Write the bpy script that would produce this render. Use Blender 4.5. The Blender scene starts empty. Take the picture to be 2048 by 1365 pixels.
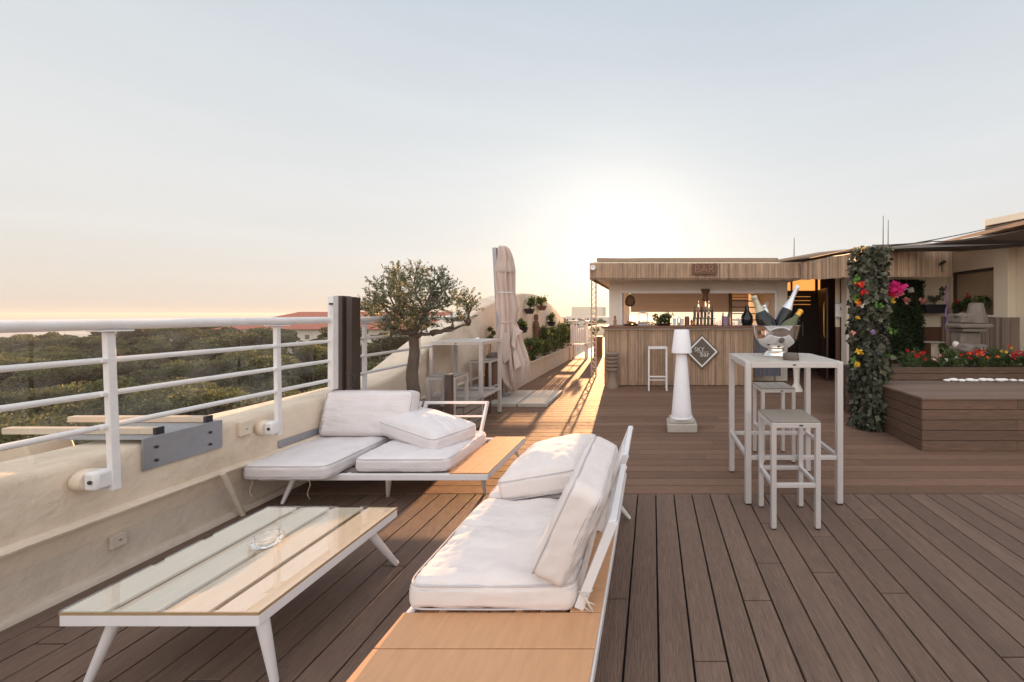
import bpy, bmesh, math, random
import numpy as np
from mathutils import Vector, Matrix, noise
R = math.radians
random.seed(7)
rng = np.random.default_rng(11)

# ------------------------------------------------------------------ camera
F = 765.0; EYE = 1.47; CX = 1305.0; CY = 628.0      # pixels of the 2048 px photograph
sc = bpy.context.scene
C = sc.collection
HAZE = .00028
cam_d = bpy.data.cameras.new('camera'); cam = bpy.data.objects.new('camera', cam_d); C.objects.link(cam)
cam_d.sensor_width = 36; cam_d.lens = 36 * F / 2048
cam_d.shift_x = (1024 - CX) / 2048; cam_d.shift_y = -(682.5 - CY) / 2048
cam_d.clip_start = 0.05; cam_d.clip_end = 20000
cam.location = (0, 0, EYE); cam.rotation_euler = (R(90), 0, 0)
sc.camera = cam

# ------------------------------------------------------------------ sun and sky
SUN_AZ = R(-4.3); SUN_EL = R(9.2)
sdir = Vector((math.sin(SUN_AZ) * math.cos(SUN_EL), math.cos(SUN_AZ) * math.cos(SUN_EL), math.sin(SUN_EL)))
sun_d = bpy.data.lights.new('sun', 'SUN'); sun_d.energy = 5.0; sun_d.angle = R(0.6); sun_d.color = (1.0, 0.53, 0.24)
sun = bpy.data.objects.new('sun', sun_d); C.objects.link(sun)
sun.rotation_euler = sdir.to_track_quat('Z', 'Y').to_euler(); sun.location = (0, 0, 30)

w = bpy.data.worlds.new('World'); sc.world = w; w.use_nodes = True
nt = w.node_tree; nt.nodes.clear()
def N(t, **k):
    n = nt.nodes.new(t)
    for a, b in k.items(): setattr(n, a, b)
    return n
L = lambda a, b: nt.links.new(a, b)
out = N('ShaderNodeOutputWorld'); bg = N('ShaderNodeBackground'); L(bg.outputs[0], out.inputs[0])
sky = N('ShaderNodeTexSky', sky_type='NISHITA'); sky.sun_disc = False
sky.sun_elevation = SUN_EL; sky.sun_rotation = SUN_AZ; sky.air_density = 1.0; sky.dust_density = 1.6; sky.ozone_density = 2.2; sky.altitude = 20
geo = N('ShaderNodeNewGeometry') if False else N('ShaderNodeTexCoord')
sep = N('ShaderNodeSeparateXYZ'); L(geo.outputs['Generated'], sep.inputs[0])
# thin bright veil of high haze: pale blue overhead, cream at the horizon
ramp = N('ShaderNodeValToRGB'); L(sep.outputs['Z'], ramp.inputs[0])
cr = ramp.color_ramp
for p, c in ((0.0, (5.6, 4.75, 4.0)), (0.04, (5.65, 5.05, 4.45)), (0.13, (5.65, 5.4, 5.1)), (0.26, (5.45, 5.45, 5.4)), (0.42, (4.9, 5.15, 5.3)), (0.62, (4.05, 4.5, 4.95)), (1.0, (4.0, 4.3, 4.65))):
    if p == 0.0: e = cr.elements[0]; e.position = 0
    elif p == 1.0: e = cr.elements[-1]; e.position = 1
    else: e = cr.elements.new(p)
    e.color = (c[0] / 10, c[1] / 10, c[2] / 10, 1)
veil = N('ShaderNodeVectorMath', operation='SCALE'); L(ramp.outputs[0], veil.inputs[0]); veil.inputs['Scale'].default_value = 10
# streaks of thin cirrus
mp = N('ShaderNodeMapping'); mp.inputs['Scale'].default_value = (1.2, 1.2, 9); L(geo.outputs['Generated'], mp.inputs[0])
nz = N('ShaderNodeTexNoise'); nz.inputs['Scale'].default_value = 2.2; nz.inputs['Detail'].default_value = 7; nz.inputs['Roughness'].default_value = 0.62; L(mp.outputs[0], nz.inputs[0])
mr = N('ShaderNodeMapRange'); mr.inputs[1].default_value = 0.42; mr.inputs[2].default_value = 0.75; mr.inputs[3].default_value = 0.99; mr.inputs[4].default_value = 1.025; L(nz.outputs[0], mr.inputs[0])
veil2 = N('ShaderNodeVectorMath', operation='SCALE'); L(veil.outputs[0], veil2.inputs[0]); L(mr.outputs[0], veil2.inputs['Scale'])
mix = N('ShaderNodeMix', data_type='RGBA'); mix.inputs[0].default_value = 0.93
L(sky.outputs[0], mix.inputs[6]); L(veil2.outputs[0], mix.inputs[7])
# aureole round the sun (scattering in the haze)
nrm = N('ShaderNodeVectorMath', operation='NORMALIZE'); L(geo.outputs['Generated'], nrm.inputs[0])
dot = N('ShaderNodeVectorMath', operation='DOT_PRODUCT'); L(nrm.outputs[0], dot.inputs[0]); dot.inputs[1].default_value = sdir
def aureole(power, amp, col):
    mx = N('ShaderNodeMath', operation='MAXIMUM'); L(dot.outputs['Value'], mx.inputs[0]); mx.inputs[1].default_value = 0
    pw = N('ShaderNodeMath', operation='POWER'); L(mx.outputs[0], pw.inputs[0]); pw.inputs[1].default_value = power
    s = N('ShaderNodeVectorMath', operation='SCALE'); s.inputs[0].default_value = [amp * c for c in col]; L(pw.outputs[0], s.inputs['Scale'])
    return s
# unseen sky behind the camera and overhead, boosted and warmed to lift the shade
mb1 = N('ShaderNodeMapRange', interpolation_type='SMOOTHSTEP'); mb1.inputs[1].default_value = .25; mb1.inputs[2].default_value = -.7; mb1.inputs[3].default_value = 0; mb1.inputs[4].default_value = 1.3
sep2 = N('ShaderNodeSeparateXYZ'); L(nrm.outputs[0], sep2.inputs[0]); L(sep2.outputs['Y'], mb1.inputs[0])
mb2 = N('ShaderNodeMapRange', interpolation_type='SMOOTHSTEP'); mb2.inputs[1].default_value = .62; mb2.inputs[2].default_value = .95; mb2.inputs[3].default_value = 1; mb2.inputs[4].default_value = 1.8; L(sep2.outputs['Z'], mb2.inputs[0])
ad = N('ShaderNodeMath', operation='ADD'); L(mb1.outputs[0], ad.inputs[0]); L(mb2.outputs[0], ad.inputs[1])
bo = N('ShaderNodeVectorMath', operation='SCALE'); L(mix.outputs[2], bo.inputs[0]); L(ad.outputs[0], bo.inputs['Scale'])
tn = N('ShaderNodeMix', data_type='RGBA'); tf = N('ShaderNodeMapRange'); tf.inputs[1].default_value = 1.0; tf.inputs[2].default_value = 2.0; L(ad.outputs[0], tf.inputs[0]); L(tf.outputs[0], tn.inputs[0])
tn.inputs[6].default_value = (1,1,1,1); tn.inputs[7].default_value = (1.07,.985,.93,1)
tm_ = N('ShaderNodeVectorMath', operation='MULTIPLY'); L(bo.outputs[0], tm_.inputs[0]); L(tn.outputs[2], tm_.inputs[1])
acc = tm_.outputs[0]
for pwr, amp, col in ((2200, 22, (1, .95, .86)), (300, 1.8, (1, .95, .86)), (50, .65, (1, .93, .82)), (9, .35, (1, .88, .72))):
    a = N('ShaderNodeVectorMath', operation='ADD'); L(acc, a.inputs[0]); L(aureole(pwr, amp, col).outputs[0], a.inputs[1]); acc = a.outputs[0]
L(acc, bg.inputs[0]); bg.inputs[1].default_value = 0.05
sc.view_settings.view_transform = 'Standard'; sc.view_settings.look = 'None'; sc.view_settings.exposure = 1.6; sc.view_settings.gamma = 1

# ------------------------------------------------------------------ helpers
def at(px, py, Y):       # a point at depth Y that the photograph shows at px, py
    return Vector(((px - CX) * Y / F, Y, EYE - (py - CY) * Y / F))

class MB:
    def __init__(s): s.v = []; s.f = []; s.t = []
    def add(s, vs, fs, tone=0.5):
        o = len(s.v); s.v += [tuple(v) for v in vs]; s.f += [tuple(i + o for i in f) for f in fs]; s.t += [tone] * len(fs); return s
    def box(s, x0, x1, y0, y1, z0, z1, tone=0.5):
        return s.add([(x0,y0,z0),(x1,y0,z0),(x1,y1,z0),(x0,y1,z0),(x0,y0,z1),(x1,y0,z1),(x1,y1,z1),(x0,y1,z1)],
                     [(0,3,2,1),(4,5,6,7),(0,1,5,4),(1,2,6,5),(2,3,7,6),(3,0,4,7)], tone)
    def obox(s, c, size, rot=None, tone=0.5):
        m = rot or Matrix.Identity(3); c = Vector(c); hx, hy, hz = size[0]/2, size[1]/2, size[2]/2
        vs = [c + m @ Vector(p) for p in ((-hx,-hy,-hz),(hx,-hy,-hz),(hx,hy,-hz),(-hx,hy,-hz),(-hx,-hy,hz),(hx,-hy,hz),(hx,hy,hz),(-hx,hy,hz))]
        return s.add(vs, [(0,3,2,1),(4,5,6,7),(0,1,5,4),(1,2,6,5),(2,3,7,6),(3,0,4,7)], tone)
    def bar(s, p, q, a, b=None, up=(0,0,1)):
        b = b or a; p = Vector(p); q = Vector(q); d = (q - p); l = d.length; d.normalize(); up = Vector(up)
        if abs(d.dot(up)) > .98: up = Vector((0,1,0))
        x = d.cross(up).normalized(); y = x.cross(d).normalized()
        m = Matrix((x, d, y)).transposed()
        return s.obox((p + q) / 2, (a, l, b), m)
    def tube(s, pts, rad, n=8, caps=True, tone=0.5):
        pts = [Vector(p) for p in pts]
        if not hasattr(rad, '__len__'): rad = [rad] * len(pts)
        vs = []; px = None
        for i, p in enumerate(pts):
            d = (pts[min(i+1, len(pts)-1)] - pts[max(i-1, 0)]).normalized()
            if px is None:
                px = d.cross(Vector((0,0,1)) if abs(d.z) < .9 else Vector((0,1,0))).normalized()
            else:
                px = (px - d * px.dot(d)).normalized()
            py = d.cross(px)
            for k in range(n):
                a = 2*math.pi*k/n; vs.append(p + (px*math.cos(a) + py*math.sin(a))*rad[i])
        fs = [(i*n+k, i*n+(k+1)%n, (i+1)*n+(k+1)%n, (i+1)*n+k) for i in range(len(pts)-1) for k in range(n)]
        if caps: fs += [tuple(range(n-1,-1,-1)), tuple((len(pts)-1)*n+k for k in range(n))]
        return s.add(vs, fs, tone)
    def lathe(s, prof, c=(0,0,0), n=32, m=None, tone=0.5, wob=None):
        c = Vector(c); m = m or Matrix.Identity(3); vs = []
        for j, (r, z) in enumerate(prof):
            for k in range(n):
                a = 2*math.pi*k/n; rr = r * (wob(a, z) if wob else 1)
                vs.append(c + m @ Vector((rr*math.cos(a), rr*math.sin(a), z)))
        fs = [(i*n+k, i*n+(k+1)%n, (i+1)*n+(k+1)%n, (i+1)*n+k) for i in range(len(prof)-1) for k in range(n)]
        return s.add(vs, fs, tone)
    def prism(s, poly, axis, a, b, tone=0.5):   # poly in the two other axes
        def mk(p, t):
            return {'x': (t, p[0], p[1]), 'y': (p[0], t, p[1]), 'z': (p[0], p[1], t)}[axis]
        n = len(poly); vs = [mk(p, a) for p in poly] + [mk(p, b) for p in poly]
        fs = [tuple(range(n-1,-1,-1)), tuple(range(n, 2*n))] + [(i, (i+1)%n, n+(i+1)%n, n+i) for i in range(n)]
        return s.add(vs, fs, tone)
    def blob(s, c, r, sub=2, amp=.15, sc_=2.0, seed=0, tone=0.5):
        bm = bmesh.new(); bmesh.ops.create_icosphere(bm, subdivisions=sub, radius=1)
        c = Vector(c); vs = []
        for v in bm.verts:
            k = 1 + amp * noise.noise(v.co*sc_ + Vector((seed*3.1, seed*1.7, 0)))
            vs.append(c + Vector((v.co.x*r[0]*k, v.co.y*r[1]*k, v.co.z*r[2]*k)))
        fs = [tuple(v.index for v in f.verts) for f in bm.faces]; bm.free()
        return s.add(vs, fs, tone)

def wloc(o):
    v = Vector((0,0,0))
    while o: v += o.location; o = o.parent
    return v
def fin(o, name, mat, parent, smooth, bevel):
    C.objects.link(o)
    if parent: o.parent = parent
    if mat: o.data.materials.append(mat)
    if smooth:
        o.data.shade_smooth()
        if smooth != 'all':
            o.data.set_sharp_from_angle(angle=R(40))
    if bevel:
        b = o.modifiers.new('bevel', 'BEVEL'); b.width = bevel; b.segments = 2; b.limit_method = 'ANGLE'; b.angle_limit = R(40); b.harden_normals = False
    return o
def build(name, mb, mat, parent=None, smooth=False, bevel=0, origin=None):
    """parts get their thing's origin; a one-mesh thing gets the origin passed in"""
    og = wloc(parent) if parent else Vector(origin or (0,0,0))
    me = bpy.data.meshes.new(name)
    me.from_pydata([tuple(Vector(v) - og) for v in mb.v], [], mb.f); me.validate()
    bm = bmesh.new(); bm.from_mesh(me); bmesh.ops.recalc_face_normals(bm, faces=bm.faces); bm.to_mesh(me); bm.free()
    if len(me.polygons) == len(mb.t):
        at_ = me.attributes.new('tone', 'FLOAT', 'FACE'); at_.data.foreach_set('value', mb.t)
    o = bpy.data.objects.new(name, me)
    if not parent: o.location = og
    return fin(o, name, mat, parent, smooth, bevel)
def quads(name, V, tone, mat, parent=None, origin=None):
    og = np.array(wloc(parent) if parent else Vector(origin or (0,0,0)))
    n = len(V) // 4; me = bpy.data.meshes.new(name)
    me.vertices.add(4*n); me.vertices.foreach_set('co', (V - og).astype(np.float32).ravel())
    me.loops.add(4*n); me.loops.foreach_set('vertex_index', np.arange(4*n, dtype=np.int32))
    me.polygons.add(n); me.polygons.foreach_set('loop_start', np.arange(0, 4*n, 4, dtype=np.int32))
    me.update(calc_edges=True)
    a = me.attributes.new('tone', 'FLOAT', 'FACE'); a.data.foreach_set('value', tone.astype(np.float32))
    o = bpy.data.objects.new(name, me)
    if not parent: o.location = og
    return fin(o, name, mat, parent, False, 0)
def thing(name, label, cat, loc, group=None):
    o = bpy.data.objects.new(name, None); C.objects.link(o); o.location = loc; o.empty_display_size = .1
    return tag(o, label, cat, group)
def tag(o, label, cat, group=None, kind=None):
    if label: o['label'] = label
    if cat: o['category'] = cat
    if group: o['group'] = group
    if kind: o['kind'] = kind
    return o
def struct(o): o['kind'] = 'structure'; return o
def dup(root, loc, label):
    r = root.copy(); C.objects.link(r); r.location = loc; r['label'] = label
    for ch in list(root.children):
        c = ch.copy(); C.objects.link(c); c.parent = r
        for g in ch.children:
            d = g.copy(); C.objects.link(d); d.parent = c
    return r

def leafv(cen, dirs, ln, wd, seed=0, fold=0.0):
    """diamond leaves: centre, growth direction, length, width"""
    r = np.random.default_rng(seed); n = len(cen)
    d = dirs / (np.linalg.norm(dirs, axis=1, keepdims=True) + 1e-9)
    q = r.normal(size=(n, 3)); s = np.cross(d, q); s /= (np.linalg.norm(s, axis=1, keepdims=True) + 1e-9)
    u = np.cross(s, d)
    ln = np.asarray(ln).reshape(-1, 1) * np.ones((n, 1)); wd = np.asarray(wd).reshape(-1, 1) * np.ones((n, 1))
    V = np.empty((n, 4, 3))
    V[:, 0] = cen - d*ln/2; V[:, 1] = cen + s*wd/2 - d*ln*.06 + u*fold*wd; V[:, 2] = cen + d*ln/2; V[:, 3] = cen - s*wd/2 - d*ln*.06 + u*fold*wd
    return V.reshape(-1, 3)
def inball(n, c, r, rg, shell=.35):
    d = rg.normal(size=(n, 3)); d /= np.linalg.norm(d, axis=1, keepdims=True)
    k = (shell + (1-shell)*rg.random((n, 1)))**.8
    return np.array(c) + d*k*np.array(r), d

# ------------------------------------------------------------------ materials
def mat(name, col, rough=.6, metal=0, var=.12, nscale=6, stretch=(1,1,1), bump=0, bscale=60, bstretch=None, tonek=0, spec=.5, trans=0, dirt=None, dscale=2, coat=0):
    m = bpy.data.materials.new(name); m.use_nodes = True; t = m.node_tree; b = t.nodes['Principled BSDF']
    b.inputs['Roughness'].default_value = rough; b.inputs['Metallic'].default_value = metal; b.inputs['Specular IOR Level'].default_value = spec
    b.inputs['Coat Weight'].default_value = coat
    def n(ty, **k):
        x = t.nodes.new(ty)
        for a, c in k.items(): setattr(x, a, c)
        return x
    tc = n('ShaderNodeTexCoord'); mp = n('ShaderNodeMapping'); mp.inputs['Scale'].default_value = stretch; t.links.new(tc.outputs['Object'], mp.inputs[0])
    nz = n('ShaderNodeTexNoise'); nz.inputs['Scale'].default_value = nscale; nz.inputs['Detail'].default_value = 6; nz.inputs['Roughness'].default_value = .6; t.links.new(mp.outputs[0], nz.inputs[0])
    mr = n('ShaderNodeMapRange'); mr.inputs[1].default_value = .25; mr.inputs[2].default_value = .75; mr.inputs[3].default_value = 1 - var; mr.inputs[4].default_value = 1 + var; t.links.new(nz.outputs[0], mr.inputs[0])
    fac = mr.outputs[0]
    if tonek:
        a = n('ShaderNodeAttribute', attribute_name='tone'); mr2 = n('ShaderNodeMapRange'); mr2.inputs[3].default_value = 1 - tonek; mr2.inputs[4].default_value = 1 + tonek; t.links.new(a.outputs['Fac'], mr2.inputs[0])
        mm = n('ShaderNodeMath', operation='MULTIPLY'); t.links.new(fac, mm.inputs[0]); t.links.new(mr2.outputs[0], mm.inputs[1]); fac = mm.outputs[0]
    sc_ = n('ShaderNodeVectorMath', operation='SCALE'); sc_.inputs[0].default_value = col[:3]; t.links.new(fac, sc_.inputs['Scale'])
    cout = sc_.outputs[0]
    if dirt:
        dn = n('ShaderNodeTexNoise'); dn.inputs['Scale'].default_value = dscale; dn.inputs['Detail'].default_value = 9; dn.inputs['Roughness'].default_value = .7; t.links.new(mp.outputs[0], dn.inputs[0])
        dr = n('ShaderNodeMapRange'); dr.inputs[1].default_value = .5; dr.inputs[2].default_value = .72; dr.inputs[4].default_value = dirt[3]; t.links.new(dn.outputs[0], dr.inputs[0])
        dm = n('ShaderNodeMix', data_type='RGBA'); t.links.new(dr.outputs[0], dm.inputs[0]); t.links.new(cout, dm.inputs[6]); dm.inputs[7].default_value = (*dirt[:3], 1); cout = dm.outputs[2]
    t.links.new(cout, b.inputs['Base Color'])
    if bump:
        mp2 = n('ShaderNodeMapping'); mp2.inputs['Scale'].default_value = bstretch or stretch; t.links.new(tc.outputs['Object'], mp2.inputs[0])
        bn = n('ShaderNodeTexNoise'); bn.inputs['Scale'].default_value = bscale; bn.inputs['Detail'].default_value = 4; t.links.new(mp2.outputs[0], bn.inputs[0])
        bp = n('ShaderNodeBump'); bp.inputs['Strength'].default_value = bump; bp.inputs['Distance'].default_value = .01; t.links.new(bn.outputs[0], bp.inputs['Height']); t.links.new(bp.outputs[0], b.inputs['Normal'])
    if trans:
        tr = n('ShaderNodeBsdfTranslucent'); t.links.new(cout, tr.inputs[0]); ms = n('ShaderNodeMixShader'); ms.inputs[0].default_value = trans
        o = t.nodes['Material Output']; t.links.new(b.outputs[0], ms.inputs[1]); t.links.new(tr.outputs[0], ms.inputs[2]); t.links.new(ms.outputs[0], o.inputs[0])
    return m
def leafmat(name, dark, light, rough=.5, trans=.35):
    m = mat(name, dark, rough, trans=0, var=.1); t = m.node_tree; b = t.nodes['Principled BSDF']
    a = t.nodes.new('ShaderNodeAttribute'); a.attribute_name = 'tone'
    mx = t.nodes.new('ShaderNodeMix'); mx.data_type = 'RGBA'; t.links.new(a.outputs['Fac'], mx.inputs[0]); mx.inputs[6].default_value = (*dark, 1); mx.inputs[7].default_value = (*light, 1)
    t.links.new(mx.outputs[2], b.inputs['Base Color'])
    tr = t.nodes.new('ShaderNodeBsdfTranslucent'); t.links.new(mx.outputs[2], tr.inputs[0]); ms = t.nodes.new('ShaderNodeMixShader'); ms.inputs[0].default_value = trans
    t.links.new(b.outputs[0], ms.inputs[1]); t.links.new(tr.outputs[0], ms.inputs[2]); t.links.new(ms.outputs[0], t.nodes['Material Output'].inputs[0])
    return m
def glassmat(name, tint=(1,1,1), ior=1.5, rough=0.0, opac=0.0, k=1.0):
    m = bpy.data.materials.new(name); m.use_nodes = True; t = m.node_tree; t.nodes.clear()
    o = t.nodes.new('ShaderNodeOutputMaterial'); tr = t.nodes.new('ShaderNodeBsdfTransparent'); tr.inputs[0].default_value = (*tint, 1)
    g = t.nodes.new('ShaderNodeBsdfGlossy'); g.inputs['Roughness'].default_value = rough
    fr = t.nodes.new('ShaderNodeFresnel'); fr.inputs[0].default_value = ior; ms = t.nodes.new('ShaderNodeMixShader')
    gg = t.nodes.new('ShaderNodeNewGeometry'); inv = t.nodes.new('ShaderNodeMath'); inv.operation = 'SUBTRACT'; inv.inputs[0].default_value = 1; fs_ = t.nodes.new('ShaderNodeMath'); fs_.operation = 'MULTIPLY'; fs_.inputs[1].default_value = k; t.links.new(fr.outputs[0], fs_.inputs[0]); t.links.new(gg.outputs['Backfacing'], inv.inputs[1])
    mu = t.nodes.new('ShaderNodeMath'); mu.operation = 'MULTIPLY'; t.links.new(fs_.outputs[0], mu.inputs[0]); t.links.new(inv.outputs[0], mu.inputs[1])
    t.links.new(mu.outputs[0], ms.inputs[0]); t.links.new(tr.outputs[0], ms.inputs[1]); t.links.new(g.outputs[0], ms.inputs[2])
    last = ms.outputs[0]
    if opac:
        d = t.nodes.new('ShaderNodeBsdfDiffuse'); d.inputs[0].default_value = (.8,.78,.74,1); m2 = t.nodes.new('ShaderNodeMixShader')
        nz = t.nodes.new('ShaderNodeTexNoise'); nz.inputs['Scale'].default_value = 3; mr = t.nodes.new('ShaderNodeMapRange'); mr.inputs[1].default_value = .4; mr.inputs[2].default_value = .7; mr.inputs[4].default_value = opac*2
        t.links.new(nz.outputs[0], mr.inputs[0]); t.links.new(mr.outputs[0], m2.inputs[0]); t.links.new(last, m2.inputs[1]); t.links.new(d.outputs[0], m2.inputs[2]); last = m2.outputs[0]
    t.links.new(last, o.inputs[0]); return m
def emitmat(name, col, s):
    m = bpy.data.materials.new(name); m.use_nodes = True; b = m.node_tree.nodes['Principled BSDF']
    b.inputs['Base Color'].default_value = (*col, 1); b.inputs['Emission Color'].default_value = (*col, 1); b.inputs['Emission Strength'].default_value = s; return m

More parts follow.
